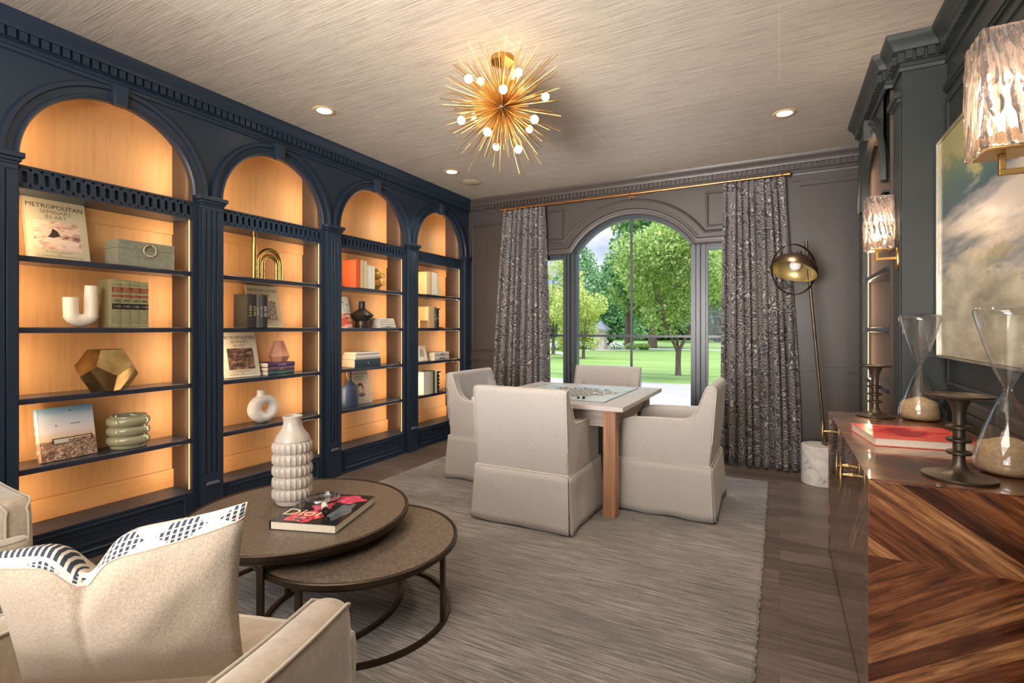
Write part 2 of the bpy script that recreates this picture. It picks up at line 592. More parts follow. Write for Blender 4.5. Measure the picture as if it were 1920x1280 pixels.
def text(name, lines, mat, parent, M, align='CENTER', th=.0004):
    """lines: list of (string, size, x, y) laid out in the plane XY of M; one mesh"""
    bmt = bmesh.new()
    for (body, size, x, y) in lines:
        cu = bpy.data.curves.new('t', 'FONT')
        cu.body = body; cu.size = size; cu.align_x = align; cu.extrude = th; cu.resolution_u = 2
        o = bpy.data.objects.new('t', cu); COL.objects.link(o)
        bpy.context.view_layer.update()
        me = bpy.data.meshes.new_from_object(o.evaluated_get(bpy.context.evaluated_depsgraph_get()))
        me.transform(Matrix.Translation((x, y, 0)))
        bmt.from_mesh(me)
        bpy.data.objects.remove(o); bpy.data.curves.remove(cu); bpy.data.meshes.remove(me)
    me = bpy.data.meshes.new(name)
    bmt.to_mesh(me); bmt.free()
    return objm(name, me, mat, parent, M)

def marks(*counts):
    """unreadable small print: short upright strokes grouped like words"""
    return ' '.join('|' * k for k in counts)

FRONT = Matrix.Rotation(R(90), 4, 'X')      # text plane XY -> XZ, facing -Y
def T(*a): return Matrix.Translation(Vector(a))
def RZ(d): return Matrix.Rotation(R(d), 4, 'Z')
def RX(d): return Matrix.Rotation(R(d), 4, 'X')
def RY(d): return Matrix.Rotation(R(d), 4, 'Y')

def structure(o):
    o['kind'] = 'structure'
    return o

# ================================================================== ROOM SHELL
XL, XR, YB, YR, H = -3.38, 0.775, 5.25, -2.6, 2.834
m = MB(); m.box(-3.75, 1.6, YR - .1, 5.42, -.1, 0); structure(m.build('floor', M_floor))
m = MB(); m.box(-3.75, 1.6, YR - .1, 5.42, H, H + .1); structure(m.build('ceiling', M_ceil))
m = MB(); m.box(-3.75, 1.6, YR - .1, YR, 0, H); structure(m.build('wall_rear', M_taupe))
m = MB(); m.box(-3.75, -3.62, YR, 5.42, 0, H); m.box(-3.62, XL, YR, 1.085 - .2, 0, H); structure(m.build('wall_left', M_navy))
# right wall: recess between two projecting piers, then the arched bookcase
m = MB()
m.box(XR, .95, YR, 5.25, 0, H)
m.box(.585, XR, 3.40, 3.60, 0, H)
m.box(.585, XR, 1.60, 1.82, 0, H)
structure(m.build('wall_right', M_green))

WX, WZ0, RG = -1.39, 1.71, .72      # window axis, arc centre height, glass radius
def arc_half(r, z): return math.sqrt(max(r * r - (z - WZ0) ** 2, 0))

def arch_plate(m, x0, x1, ztop, cx, cz, rad, zs, y0, y1, n=40):
    """wall plate above zs between x0..x1 with an arc (centre cx,cz radius rad) cut from below"""
    hw = math.sqrt(rad * rad - (zs - cz) ** 2)
    a0 = math.acos(hw / rad) if zs >= cz else 0
    A = [(cx + rad * math.cos(PI - a0 - (PI - 2 * a0) * i / n), cz + rad * math.sin(PI - a0 - (PI - 2 * a0) * i / n)) for i in range(n + 1)]
    if x0 < A[0][0] - 1e-4: m.box(x0, A[0][0], y0, y1, zs, ztop)
    if x1 > A[-1][0] + 1e-4: m.box(A[-1][0], x1, y0, y1, zs, ztop)
    for i in range(n):
        (xa, za), (xb, zb) = A[i], A[i + 1]
        m.quad((xa, y0, za), (xb, y0, zb), (xb, y0, ztop), (xa, y0, ztop))
        m.quad((xa, y1, za), (xa, y1, ztop), (xb, y1, ztop), (xb, y1, zb))
        m.quad((xa, y0, za), (xa, y1, za), (xb, y1, zb), (xb, y0, zb))
        m.quad((xa, y0, ztop), (xb, y0, ztop), (xb, y1, ztop), (xa, y1, ztop))
    return A

m = MB()
hx0, hx1 = WX - 1.17, WX + 1.17
m.box(-3.62, hx0, YB, YB + .17, 0, H)
m.box(hx1, XR, YB, YB + .17, 0, H)
m.box(hx0, hx1, YB, YB + .17, 0, .06)
arch_plate(m, hx0, hx1, H, WX, WZ0, RG + .06, 2.12, YB, YB + .17)
structure(m.build('wall_back', M_taupe))

def sweep_arc(m, prof, cx, cz, a0, a1, n=48, closed_ends=True):
    """prof: list of (radius, y)"""
    P = []
    for i in range(n + 1):
        a = a0 + (a1 - a0) * i / n
        P.append([Vector((cx + r * math.cos(a), y, cz + r * math.sin(a))) for r, y in prof])
    V = m.grid(P)
    if closed_ends:
        m.bm.faces.new(V[0]); m.bm.faces.new(list(reversed(V[-1])))

def sweep_path(m, prof, path, closed=False):
    """prof (offset outwards, y); path = list of (x, z) ; mitred offset to the left-hand side of travel"""
    n = len(path)
    P = []
    for i in range(n):
        p = Vector(path[i])
        a = Vector(path[i - 1]) if (i > 0 or closed) else None
        b = Vector(path[(i + 1) % n]) if (i < n - 1 or closed) else None
        t1 = (p - a).normalized() if a is not None else None
        t2 = (b - p).normalized() if b is not None else None
        n1 = Vector((-t1.y, t1.x)) if t1 else None
        n2 = Vector((-t2.y, t2.x)) if t2 else None
        if n1 is None: nn = n2
        elif n2 is None: nn = n1
        else:
            nn = (n1 + n2).normalized(); nn = nn / max(nn.dot(n1), .3)
        P.append([Vector((p.x + nn.x * o, y, p.y + nn.y * o)) for o, y in prof])
    V = m.grid(P, closeu=closed)
    if not closed:
        m.bm.faces.new(V[0]); m.bm.faces.new(list(reversed(V[-1])))

def win_path(r, zspring, xl, xr, n=40):
    hw = math.sqrt(r * r - (zspring - WZ0) ** 2)
    a0 = math.acos(hw / r)
    pts = [(xl, zspring)] + [(WX + r * math.cos(PI - a0 - (PI - 2 * a0) * i / n), WZ0 + r * math.sin(PI - a0 - (PI - 2 * a0) * i / n)) for i in range(n + 1)] + [(xr, zspring)]
    return pts

# window casing mouldings on the wall face
m = MB()
cas = [(0, YB), (0, YB - .018), (.012, YB - .026), (.03, YB - .026), (.034, YB - .016), (.055, YB - .018), (.062, YB - .032), (.078, YB - .032), (.084, YB)]
sweep_path(m, cas, win_path(RG + .03, 2.10, hx0 - .05, hx1 + .05))
bead = [(0, YB), (0, YB - .012), (.012, YB - .018), (.022, YB - .012), (.026, YB)]
sweep_path(m, bead, win_path(RG + .17, 2.21, hx0 - .08, hx1 + .08))
for sx in (hx0 - .05, hx1 - .03):
    m.box(sx, sx + .08, YB - .022, YB, .08, 2.10)
structure(m.build('trim_1', M_taupe, smooth=40))

# window: frame, posts, sashes, glazing bars, panes
win = structure(empty('window_1', (0, 0, 0)))
m = MB()
GY = YB + .09
def post(m, x0, x1, z0, z1):
    w = x1 - x0
    m.box(x0, x1, GY - .03, GY + .05, z0, z1)
    m.box(x0 + w * .12, x0 + w * .30, GY - .06, GY - .03, z0, z1)
    m.box(x0 + w * .42, x0 + w * .58, GY - .075, GY - .03, z0, z1)
    m.box(x0 + w * .70, x0 + w * .88, GY - .06, GY - .03, z0, z1)
pxl, pxr = (WX - .768, WX - .605), (WX + .605, WX + .765)
post(m, *pxl, .06, 2.12); post(m, *pxr, .06, 2.12)
post(m, hx0, hx0 + .07, .06, 2.12); post(m, hx1 - .07, hx1, .06, 2.12)
for (a, b) in ((hx0, pxl[0]), (pxr[1], hx1)):
    m.box(a, b, GY - .03, GY + .05, 2.055, 2.12); m.box(a, b, GY - .03, GY + .05, .06, .16)
    m.box(a, b, GY - .055, GY - .03, 2.08, 2.105)
m.box(pxl[1], pxr[0], GY - .03, GY + .05, .06, .17)
sweep_path(m, [(0, GY + .05), (0, GY - .03), (.016, GY - .03), (.016, GY - .05), (.034, GY - .05), (.036, GY - .06), (.058, GY - .06), (.062, GY + .05)], win_path(RG, 2.10, WX - .62, WX + .62)[1:-1])
m.build('window_frame', M_frame, win, smooth=40)
m = MB()
m.box(WX - .011, WX + .011, GY - .012, GY + .012, .17, 2.43)
m.box(pxl[1], pxr[0], GY - .0121, GY + .0121, 1.18, 1.204)
m.box(hx0 + .07, pxl[0], GY - .012, GY + .012, 1.18, 1.204); m.box(pxr[1], hx1 - .07, GY - .012, GY + .012, 1.18, 1.204)
m.build('glazing_bar', M_frame, win, smooth=0)
m = MB(); A = win_path(RG + .005, 2.10, 0, 0)[1:-1]
m.prism([(A[0][0], .17)] + A + [(A[-1][0], .17)], 1, GY - .003, GY + .003); m.build('window_pane', M_pane, win, smooth=0)
m = MB(); m.box(hx0 + .07, pxl[0], GY - .003, GY + .003, .16, 2.055); m.build('window_pane', M_pane, win, smooth=0)
m = MB(); m.box(pxr[1], hx1 - .07, GY - .003, GY + .003, .16, 2.055); m.build('window_pane', M_pane, win, smooth=0)

# wall panelling on the back wall
def frame_mould(m, x0, x1, z0, z1, y, w=.03, d=.02, s=-1):
    """rectangular moulding on a wall facing -Y (s=-1)"""
    prof = [(0, y), (0, y + s * d * .6), (w * .35, y + s * d), (w * .6, y + s * d), (w * .75, y + s * d * .4), (w, y + s * d * .3), (w, y)]
    sweep_path(m, prof, [(x0, z0), (x0, z1), (x1, z1), (x1, z0)], closed=True)
m = MB()
frame_mould(m, -3.30, -2.98 + .45, 1.03, 2.50, YB)
frame_mould(m, -2.40, -2.14, 2.28, 2.58, YB)
frame_mould(m, WX + .78, -.36, 2.28, 2.58, YB)
m.box(.16, XR, YB - .014, YB, 2.575, 2.60); m.box(.16, XR, YB - .022, YB, 2.555, 2.575)
m.box(.10, XR, YB - .02, YB, 2.60, 2.612)
for (x0, x1) in ((-3.36, hx0 - .05), (hx1 + .05, XR)):
    m.box(x0, x1, YB - .03, YB, .905, .93); m.box(x0, x1, YB - .018, YB, .885, .905)
    m.box(x0, x1, YB - .012, YB, .80, .815); m.box(x0, x1, YB - .02, YB, .785, .80)
structure(m.build('trim_2', M_taupe))
m = MB()
for (x0, x1) in ((-3.36, hx0 - .05), (hx1 + .05, XR)):
    m.box(x0, x1, YB - .018, YB, 0, .16); m.box(x0, x1, YB - .012, YB, .16, .18)
structure(m.build('baseboard_back', M_taupe))
m = MB()
m.box(XR - .018, XR, 1.82, 3.4, 0, .16); m.box(XR - .012, XR, 1.82, 3.4, .16, .18)
structure(m.build('baseboard_right', M_green))
# recess panelling on the right wall behind the sideboard
RW = T(XR, 0, 0) @ RZ(-90)        # local X = -world y, local Y = world x
m = MB()
for z0, d in ((.845, .012), (.862, .02), (.885, .014), (.905, .026), (.93, .034)):
    m.box(-3.4, -1.82, -d, 0, z0, z0 + .02)
m.box(-3.4, -1.82, -.012, 0, 2.50, 2.515); m.box(-3.4, -1.82, -.02, 0, 2.515, 2.54)
frame_mould(m, -3.36, -1.86, 1.0, 2.44, 0, w=.03, d=.014)
structure(m.build('trim_3', M_green, M=RW))

# crown: profile (distance from the face, z), with dentil blocks
CROWN = [(0, 2.655), (.012, 2.655), (.016, 2.672), (.010, 2.68), (.010, 2.70), (.022, 2.702), (.022, 2.752), (.044, 2.754), (.046, 2.764), (.052, 2.78), (.067, 2.80), (.076, 2.812), (.080, 2.834), (0, 2.834)]
def crown(name, path, mat, dent=True):
    """path: list of 2D points at floor plan, room on the right-hand side of travel"""
    m = MB()
    n = len(path); P = []
    for i in range(n):
        p = Vector(path[i])
        t1 = (p - Vector(path[i - 1])).normalized() if i > 0 else None
        t2 = (Vector(path[i + 1]) - p).normalized() if i < n - 1 else None
        f = lambda t: Vector((t.y, -t.x))
        n1 = f(t1) if t1 else f(t2); n2 = f(t2) if t2 else f(t1)
        nn = (n1 + n2).normalized(); nn = nn / max(nn.dot(n1), .3)
        P.append([Vector((p.x + nn.x * o, p.y + nn.y * o, z)) for o, z in CROWN])
    V = m.grid(P)
    m.bm.faces.new(V[0]); m.bm.faces.new(list(reversed(V[-1])))
    if dent:
        for i in range(n - 1):
            a, b = Vector(path[i]), Vector(path[i + 1])
            t = (b - a); L = t.length; t.normalize(); nn = Vector((t.y, -t.x))
            k = int(L / .043)
            ang = math.atan2(t.y, t.x)
            for j in range(k):
                c = a + t * ((j + .5) * L / k)
                Mx = T(c.x, c.y, 0) @ Matrix.Rotation(ang, 4, 'Z')
                m.box(-.0155, .0155, -.044, -.0221, 2.706, 2.75, M=Mx)
    return structure(m.build(name, mat, smooth=30))
crown('trim_4', [(XL, YR), (XL, YB)], M_navy)
crown('trim_5', [(XL, YB), (XR, YB)], M_taupe)
crown('trim_6', [(.90, 4.63), (.55, 4.63), (.55, 3.60), (.585, 3.60), (.585, 3.40), (XR, 3.40), (XR, 1.82), (.585, 1.82), (.585, 1.6), (XR, 1.6), (XR, YR)], M_green)

# ================================================================== BOOKCASES
# bay frame: X along the wall, Y into the wall, Z up; face plane at Y = 0
SH = [1.643, 1.277, .913, .553]     # shelf tops
def bookcase(M, label, paint, pil_left=True, pil_right=False, last=False):
    b = empty('bookcase', M, label, 'bookcase', 'arched bookcases')
    X0, X1, XC, RR, ZS = .20, 1.05, .625, .425, 2.14
    DY = .235
    # carcass: stiles, spandrel with arch, header
    m = MB()
    m.box(0, X0, .0, .03, .0, ZS); m.box(X1, 1.05 + (.20 if pil_right else .0001), .0, .03, .0, ZS) if pil_right else None
    arch_plate(m, 0, 1.05 + (.2 if pil_right else 0), H, XC, ZS, RR, ZS + .0001, 0, .03)
    m.build('face_frame', paint, b, smooth=30)
    m = MB()
    m.box(X0 - .012, X0, .03, DY, .2, 2.80); m.box(X1, X1 + .012, .03, DY, .2, 2.80)
    m.build('side_panel', M_inner, b)
    m = MB(); m.box(X0 - .012, X1 + .012, DY, DY + .006, .0, 2.80); m.build('back_panel', M_maple, b)
    m = MB(); m.box(X0, X1, .05, DY, 2.62, 2.64); m.build('top_panel', M_maple, b)
    m = MB(); m.box(X0, X1, DY - .018, DY - .0005, .2105, .33); m.build('back_rail', M_maple_h, b)
    m = MB(); m.box(X0, X1, DY - .012, DY - .0005, 1.90, 1.981); m.build('back_rail', M_maple_h, b)
    # base with framed panel
    m = MB(); m.box(X0 + .0005, X1 - .0005, .0, DY, 0, .21); m.box(X0, X1, -.012, 0, .0, .03); m.box(X0 + .0005, X1 - .0005, -.008, 0, .196, .2101)
    frame_mould(m, X0 + .06, X1 - .06, .05, .17, 0, w=.022, d=.014)
    frame_mould(m, X0 + .095, X1 - .095, .083, .137, 0, w=.012, d=.006)
    m.build('base_cabinet', paint, b)
    # shelves
    for z in SH:
        m = MB(); m.box(X0, X1, .012, DY - .0005, z - .03, z)
        m.build('shelf', M_shelf, b, bevel=.004)
    # pierced band with its own two boards
    m = MB()
    n = 19; cw = (X1 - X0) / n; zb, zt = 1.995, 2.085
    for i in range(n):
        cx = X0 + (i + .5) * cw; cz = (zb + zt) / 2
        hw, hh = .0105, .030
        N = 16
        O = []; I = []
        for k in range(N):
            a = 2 * PI * (k + .5) / N
            I.append((cx + hw * math.cos(a), cz + (hh - hw) * (1 if math.sin(a) > 0 else -1) + hw * math.sin(a)))
            ca, sa = math.cos(a), math.sin(a)
            q = max(abs(ca), abs(sa))
            O.append((cx + ca / q * cw / 2, cz + sa / q * (zt - zb) / 2))
        for k in range(N):
            l = (k + 1) % N
            m.quad((O[k][0], .004, O[k][1]), (O[l][0], .004, O[l][1]), (I[l][0], .004, I[l][1]), (I[k][0], .004, I[k][1]))
            m.quad((I[k][0], .004, I[k][1]), (I[l][0], .004, I[l][1]), (I[l][0], .032, I[l][1]), (I[k][0], .032, I[k][1]))
    m.box(X0, X1, .032, .038, zb, zt)
    m.box(X0, X1, .0, DY, zt + .001, zt + .013); m.box(X0, X1, .0, DY, zb - .013, zb - .001)
    m.build('pierced_band', paint, b)
    # arch moulding
    m = MB()
    sweep_arc(m, [(.425, .02), (.425, -.008), (.434, -.016), (.446, -.016), (.450, -.006), (.482, -.012), (.487, -.028), (.508, -.030), (.513, -.018), (.515, 0)], XC, ZS, 0, PI, 56)
    am_ = m.build('arch_moulding', paint, b, smooth=30)
    m = MB()
    m.prism([(XC - .030, 2.548), (XC + .030, 2.548), (XC + .042, 2.662), (XC - .042, 2.662)], 1, -.050, -.001)
    m.build('keystone', paint, am_, bevel=.002)
    # pilasters
    def pil(x0, x1):
        m = MB()
        w = x1 - x0
        m.box(x0, x1, -.024, 0, 0, 2.12)
        z0, z1 = .31, 2.06
        fl = [x0 + w * f for f in (.0, .24, .47, .70, 1.0)]
        g = .006
        xs = [x0] + sum([[f - g / 2, f + g / 2] for f in fl[1:4]], []) + [x1]
        for i in range(0, len(xs), 2): m.box(xs[i], xs[i + 1], -.034, -.024, z0, z1)
        m.box(x0, x1, -.034, -.024, z1, 2.12); m.box(x0, x1, -.034, -.024, 0, z0)
        pp_ = m.build('pilaster', paint, b, bevel=.0012, seg=1)
        m = MB()
        m.box(x0 - .004, x1 + .004, -.040, 0, 2.085, 2.10); m.box(x0 - .012, x1 + .012, -.048, 0, 2.10, 2.118)
        m.box(x0 - .022, x1 + .022, -.058, 0, 2.118, 2.145)
        m.build('pilaster_cap', paint, pp_, bevel=.003)
        m = MB(); cx = (x0 + x1) / 2
        m.prism([(cx - .045, .235), (cx + .045, .235), (cx + .036, .252), (cx - .036, .252)], 1, -.052, -.034)
        m.build('plinth_trim', M_trimlite, pp_, bevel=.002)
    if pil_left: pil(.035, .185)
    if pil_right: pil(1.085, 1.235)
    # light strips behind the stiles, and the light they give
    for x, s in ((X0, 1), (X1, -1)):
        m = MB(); m.box(x + s * .001, x + s * .005, .031, .036, .22, 1.98)
        m.build('light_strip', M_led, b)
        for (z0, z1) in ((.25, .52), (.57, .88), (.93, 1.24), (1.29, 1.61), (1.66, 1.97), (2.11, 2.45)):
            l = light('bay_light', 'AREA', (0, 0, 0), LEDW * (z1 - z0), (1, .71, .43), shape='RECTANGLE', size=.012, size_y=(z1 - z0) * .96)
            l.parent = b
            d = Vector((s * .9, 1, 0))
            q = d.to_track_quat('-Z', 'Y')
            l.matrix_basis = Matrix.Translation((x + s * .012, .04, (z0 + z1) / 2)) @ q.to_matrix().to_4x4()
    return b
M_shelf = nm('navy_shelf_lacquer', [(0, (40, 46, 60)), (1, (50, 55, 70))], ns=2, rough=.25, spec=.7)
M_trimlite = pm('pale_blue_trim', (96, 108, 130), .4)
LEDW = 2.3

BL = T(XL, 0, 0) @ RZ(90)
for k, lab in enumerate(['navy arched bookcase nearest the camera, holding the faceted brass vase',
                         'second navy arched bookcase, holding the brass h sculpture and the white ring vase',
                         'third navy arched bookcase, holding orange and cream books and a black vase',
                         'navy arched bookcase in the corner beside the window wall, with two small photo frames']):
    bookcase(T(XL, .885 + 1.05 * k, 0) @ RZ(90), lab, M_navy, pil_right=(k == 3))
rb = bookcase(T(.55, 4.76, 0) @ RZ(-90), 'arched bookcase on the right wall, seen edge-on with a glowing white light strip', M_green, pil_left=False)
# flutes of the right wall pier
m = MB()
for k in range(4): m.box(-3.575 + .043 * k, -3.575 + .043 * k + .034, -.008, 0, .3, 2.50)
m.box(-3.60, -3.40, -.02, 0, 2.50, 2.52); m.box(-3.61, -3.39, -.035, 0, 2.52, 2.55)
m.box(-3.585, -3.415, -.008, 0, 0, .3)
structure(m.build('trim_7', M_green, M=T(.585, 0, 0) @ RZ(-90), bevel=.002))

# ================================================================== RUG
m = MB()
P = []
nx, ny = 24, 60
m.box(-2.92, -.085, -1.2, 4.66, .0005, .014)
rug = setp(m.build('area_rug', M_rug, bevel=.005), 'large taupe streaked rug under the game table and coffee tables', 'rug')
m = MB()
rng = random.Random(3)
for k in range(260):                       # fringe-like uneven edge along the right and far sides
    y = -1.2 + 5.86 * k / 260
    m.box(-.0855, -.083 + rng.random() * .008, y, y + .0215, .0008, .010)
m.build('rug_edge', M_rug, rug, smooth=0)

# ================================================================== SLIPCOVERED CHAIRS
def rounded(poly_pts, r, n=5):
    """round the corners of a closed 2D polygon; r per-vertex list"""
    out = []
    N = len(poly_pts)
    for i in range(N):
        p = Vector(poly_pts[i]); a = Vector(poly_pts[i - 1]); b = Vector(poly_pts[(i + 1) % N])
        rr = r[i] if isinstance(r, (list, tuple)) else r
        if rr <= 0: out.append((p.x, p.y)); continue
        d1 = (a - p).normalized(); d2 = (b - p).normalized()
        k = min(rr, (a - p).length * .45, (b - p).length * .45)
        s, e = p + d1 * k, p + d2 * k
        for j in range(n + 1):
            t = j / n
            q = s * (1 - t) ** 2 + p * 2 * t * (1 - t) + e * t * t
            out.append((q.x, q.y))
    return out

def make_chair(M, label):
    c = empty('slipcovered_armchair', M, label, 'chair', 'slipcovered chairs around the game table')
    W2 = .325
    # arm + wing side profile in (y, z): rear at y=-.30, front at +.30
    prof = [(-.30, .30), (-.325, .60), (-.345, .875), (-.285, .885), (-.25, .79), (-.215, .70), (-.16, .655), (.20, .645), (.285, .62), (.30, .30)]
    prof = rounded(prof, [0, .1, .03, .05, .09, .09, .12, .1, .05, 0])
    m = MB()
    for sx in (-1, 1):
        a, b = sx * W2, sx * (W2 - .085)
        m.prism(prof, 0, min(a, b), max(a, b))
    back = rounded([(-.30, .30), (-.325, .60), (-.345, .885), (-.275, .888), (-.225, .60), (-.20, .30)], [0, .1, .03, .035, .1, 0])
    m.prism(back, 0, -W2, W2)
    m.box(-W2, W2, -.30, .295, .30, .40)
    o = m.build('seat_shell', M_linen, c, smooth=0)
    soften(o, .012, 7, .6)
    m = MB()
    m.box(-W2 + .088, W2 - .088, -.205, .30, .40, .485)
    o = m.build('seat_cushion', M_linen, c, smooth=0)
    soften(o, .012, 6, .6)
    # skirt with kick pleats at the corners
    def loop(z, flare, wob):
        pts = []
        hx, y0, y1 = W2 + .006 + flare, -.312 - flare, .306 + flare
        cor = [(-hx, y0), (hx, y0), (hx, y1), (-hx, y1)]
        for i in range(4):
            a = Vector(cor[i]); b = Vector(cor[(i + 1) % 4])
            t = (b - a).normalized(); nrm = Vector((t.y, -t.x))
            L = (b - a).length
            # inner fold of the pleat, then the panel
            inn = (a - Vector((0, 0))) * .90
            pts.append((inn.x, inn.y))
            K = 16
            s0 = .006 + flare * .25
            for j in range(K + 1):
                f = j / K
                p = a + t * (s0 + (L - 2 * s0) * f)
                w = wob * (math.sin(f * 7.3 + i * 2.1) * .006 + math.sin(f * 15 + i) * .003)
                if j in (0, K): w += 0
                p = p + nrm * w
                pts.append((p.x, p.y))
        return pts
    m = MB()
    rows = []
    for k in range(9):
        f = k / 8
        z = .355 - f * (.355 - .012)
        rows.append([Vector((x, y, z + (.004 * math.sin(i * .9) if k == 8 else 0))) for i, (x, y) in enumerate(loop(z, .006 + .022 * f, f))])
    m.grid(rows, closev=True)
    o = m.build('skirt', M_linen, c, smooth=40)
    sd = o.modifiers.new('thick', 'SOLIDIFY'); sd.thickness = .004; sd.offset = -1
    # seam piping
    m = MB()
    hx, y0, y1 = W2 + .004, -.308, .304
    m.tube([(-hx, y0, .358), (hx, y0, .358), (hx, y1, .358), (-hx, y1, .358)], .004, 6, closed=True)
    m.build('seam_piping', M_lpipe, c)
    for sx in (-1, 1):
        m = MB()
        path = [(sx * (W2 + .001), y, z) for y, z in prof[1:-1]]
        path = [(x, y * .995, z) for x, y, z in path]
        m.tube(path, .0028, 5)
        m.build('edge_piping', M_lpipe, c)
    for sx in (-1, 1):
        for y in (-.27, .26):
            m = MB(); m.lathe([(.016, .014), (.022, .06), (.022, .30)], c=(sx * .27, y, 0), n=10)
            m.build('leg', M_black, c)
    return c

CH = [(-1.46, 3.175, 0, 'slipcovered armchair with its back to the camera, nearest of the four at the table'),
      (-.70, 3.81, 90, 'slipcovered armchair on the right side of the table, near the patterned curtain'),
      (-2.165, 3.86, -90, 'slipcovered armchair on the left side of the table, beside the bookcases'),
      (-1.52, 4.62, 180, 'slipcovered armchair on the far side of the table, in front of the window')]
base = make_chair(T(CH[0][0], CH[0][1], .014) @ RZ(CH[0][2]), CH[0][3])
def dup(root, M, label=None):
    r = root.copy(); COL.objects.link(r); r.matrix_basis = M
    if label: r['label'] = label
    for ch in list(root.children):
        c = ch.copy(); COL.objects.link(c); c.parent = r
        for g in list(ch.children):
            d = g.copy(); COL.objects.link(d); d.parent = c
    return r
for x, y, a, lab in CH[1:]:
    dup(base, T(x, y, .014) @ RZ(a), lab)

# ================================================================== GAME TABLE
TC = (-1.45, 3.77)
gt = empty('game_table', T(TC[0], TC[1], .014), 'square grey-washed wooden game table with warm oak legs', 'table')
m = MB(); m.box(-.57, .57, -.60, .60, .722, .752); m.build('tabletop', M_tabletop, gt, bevel=.003)
m = MB()
m.box(-.47, .47, -.50, -.475, .60, .7215); m.box(-.47, .47, .475, .50, .60, .7215)
m.box(-.47, -.445, -.475, .475, .60, .7215); m.box(.445, .47, -.475, .475, .60, .7215)
m.build('apron', nm('grey_washed_apron', [(.3, (140, 124, 114)), (.7, (170, 154, 144))], scale=(2, 2, 30), ns=2, detail=6, rough=.5), gt, bevel=.002)
for sx in (-1, 1):
    for sy in (-1, 1):
        m = MB(); cx, cy = sx * .45, sy * .46
        m.box(cx - .042, cx + .042, cy - .042, cy + .042, 0, .7214)
        for k in range(3):
            m.box(cx - .026 + k * .02, cx - .015 + k * .02, cy - .045 * 1, cy - .0421, .05, .70)
        m.build('leg', M_tableleg, gt, bevel=.003)
m = MB(); m.box(-.33, .47, -.45, .48, .0, .0045)
mboard, t, bb = newmat('blue_map_board')
f = noise(t, coords(t, (3, 3, 3)), 2.2, 6, .6, .8)
t.links.new(ramp(t, f, [(.35, (150, 168, 176)), (.48, (178, 196, 200)), (.55, (206, 210, 196)), (.7, (186, 204, 212))]), bb.inputs['Base Color'])
bb.inputs['Roughness'].default_value = .35
gb = setp(m.build('game_board', mboard, M=T(TC[0] - .07, TC[1] + .0, .766)), 'pale blue map game board lying on the square table', 'game board')
m = MB(); m.tube([(-.33, -.45, .004), (.47, -.45, .004), (.47, .48, .004), (-.33, .48, .004)], .0022, 6, closed=True)
m.build('board_edge', pm('slate_edge', (70, 86, 96), .4), gb)
# hexagonal tiles
m = MB(); m.lathe([(.017, 0), (.018, .0015), (.018, .0095), (.0165, .011)], n=6)
tile = m.build('game_tile', nm('tile_resin', [(.3, (120, 116, 112)), (.6, (190, 184, 178))], ns=20, rough=.35), smooth=30)
setp(tile, 'small grey hexagonal game tile in the cluster on the blue board', 'game tile', 'hexagonal game tiles on the board')
rng = random.Random(11)
spots = []
for i in range(-8, 9):
    for j in range(-6, 9):
        x = .0435 * (i + .5 * (j % 2)) + rng.uniform(-.003, .003); y = .041 * j + rng.uniform(-.003, .003)
        d = math.hypot(x / .28, y / .24)
        if d < 1.05 + rng.random() * .3 - .1 and rng.random() < .66: spots.append((x, y))
random.Random(2).shuffle(spots)
for k, (x, y) in enumerate(spots[:92]):
    o = tile if k == 0 else tile.copy()
    if k: COL.objects.link(o)
    o.location = (TC[0] + x + .02, TC[1] + y + .0, .7708)
    o.rotation_euler = (0, 0, R(30) + rng.uniform(-.12, .12))
for k, (x, y) in enumerate([(.18, -.36), (.215, -.345)]):
    m = MB(); m.box(-.008, .008, -.008, .008, 0, .016)
    d = m.build('dice', M_black, M=T(TC[0] + x, TC[1] + y, .7708) @ RZ(20 + 25 * k), bevel=.0015)
    setp(d, ['black die at the board edge, the left one of two', 'black die at the board edge, the right one of two'][k], 'die', 'pair of black dice')
    m = MB()
    for (a, b2) in ((-.004, -.004), (.004, .004), (0, 0)): m.cyl((a, b2, .016), (a, b2, .0163), .0012, n=6)
    m.build('pips', M_white, d)

# ================================================================== COFFEE TABLES
def coffee(name, c, Rt, z, Rr, legs, label):
    t = empty(name, T(c[0], c[1], .014), label, 'coffee table', 'nesting round coffee tables')
    z -= .014
    m = MB()
    m.lathe([(.001, z - .006), (Rt - .016, z - .006), (Rt - .014, z - .002), (Rt - .004, z), (Rt, z - .004), (Rt, z - .022), (Rt - .006, z - .026), (.001, z - .026)], n=96)
    m.build('rim', M_bronze, t, smooth=30)
    m = MB(); m.lathe([(.0005, z - .0055), (Rt - .0165, z - .0055), (Rt - .0165, z - .0045), (.0005, z - .0045)], n=96)
    m.build('tabletop', M_shagreen, t, smooth=30)
    m = MB()
    m.lathe([(Rr - .012, 0), (Rr + .006, 0), (Rr + .006, .018), (Rr - .012, .018), (Rr - .012, 0)], n=96, cap=False)
    m.build('floor_ring', M_bronze, t, smooth=30)
    m = MB()
    m.lathe([(Rr - .012, z - .044), (Rr + .006, z - .044), (Rr + .006, z - .0262), (Rr - .012, z - .0262), (Rr - .012, z - .044)], n=96, cap=False)
    m.build('top_ring', M_bronze, t, smooth=30)
    for a in legs:
        m = MB()
        Mx = RZ(a)
        m.box(Rr - .012, Rr + .006, -.012, .012, .018, z - .044, M=Mx)
        m.build('leg', M_bronze, t, bevel=.001)
    return t
coffee('coffee_table', (-1.965, 1.615), .49, .432, .465, (-57, 63, 183), 'larger and taller round bronze coffee table, carrying the ribbed vase and the black book')
coffee('coffee_table', (-1.645, 1.665), .43, .352, .395, (14, 104, 190, 281), 'smaller and lower round bronze coffee table, tucked partly beneath the taller one')

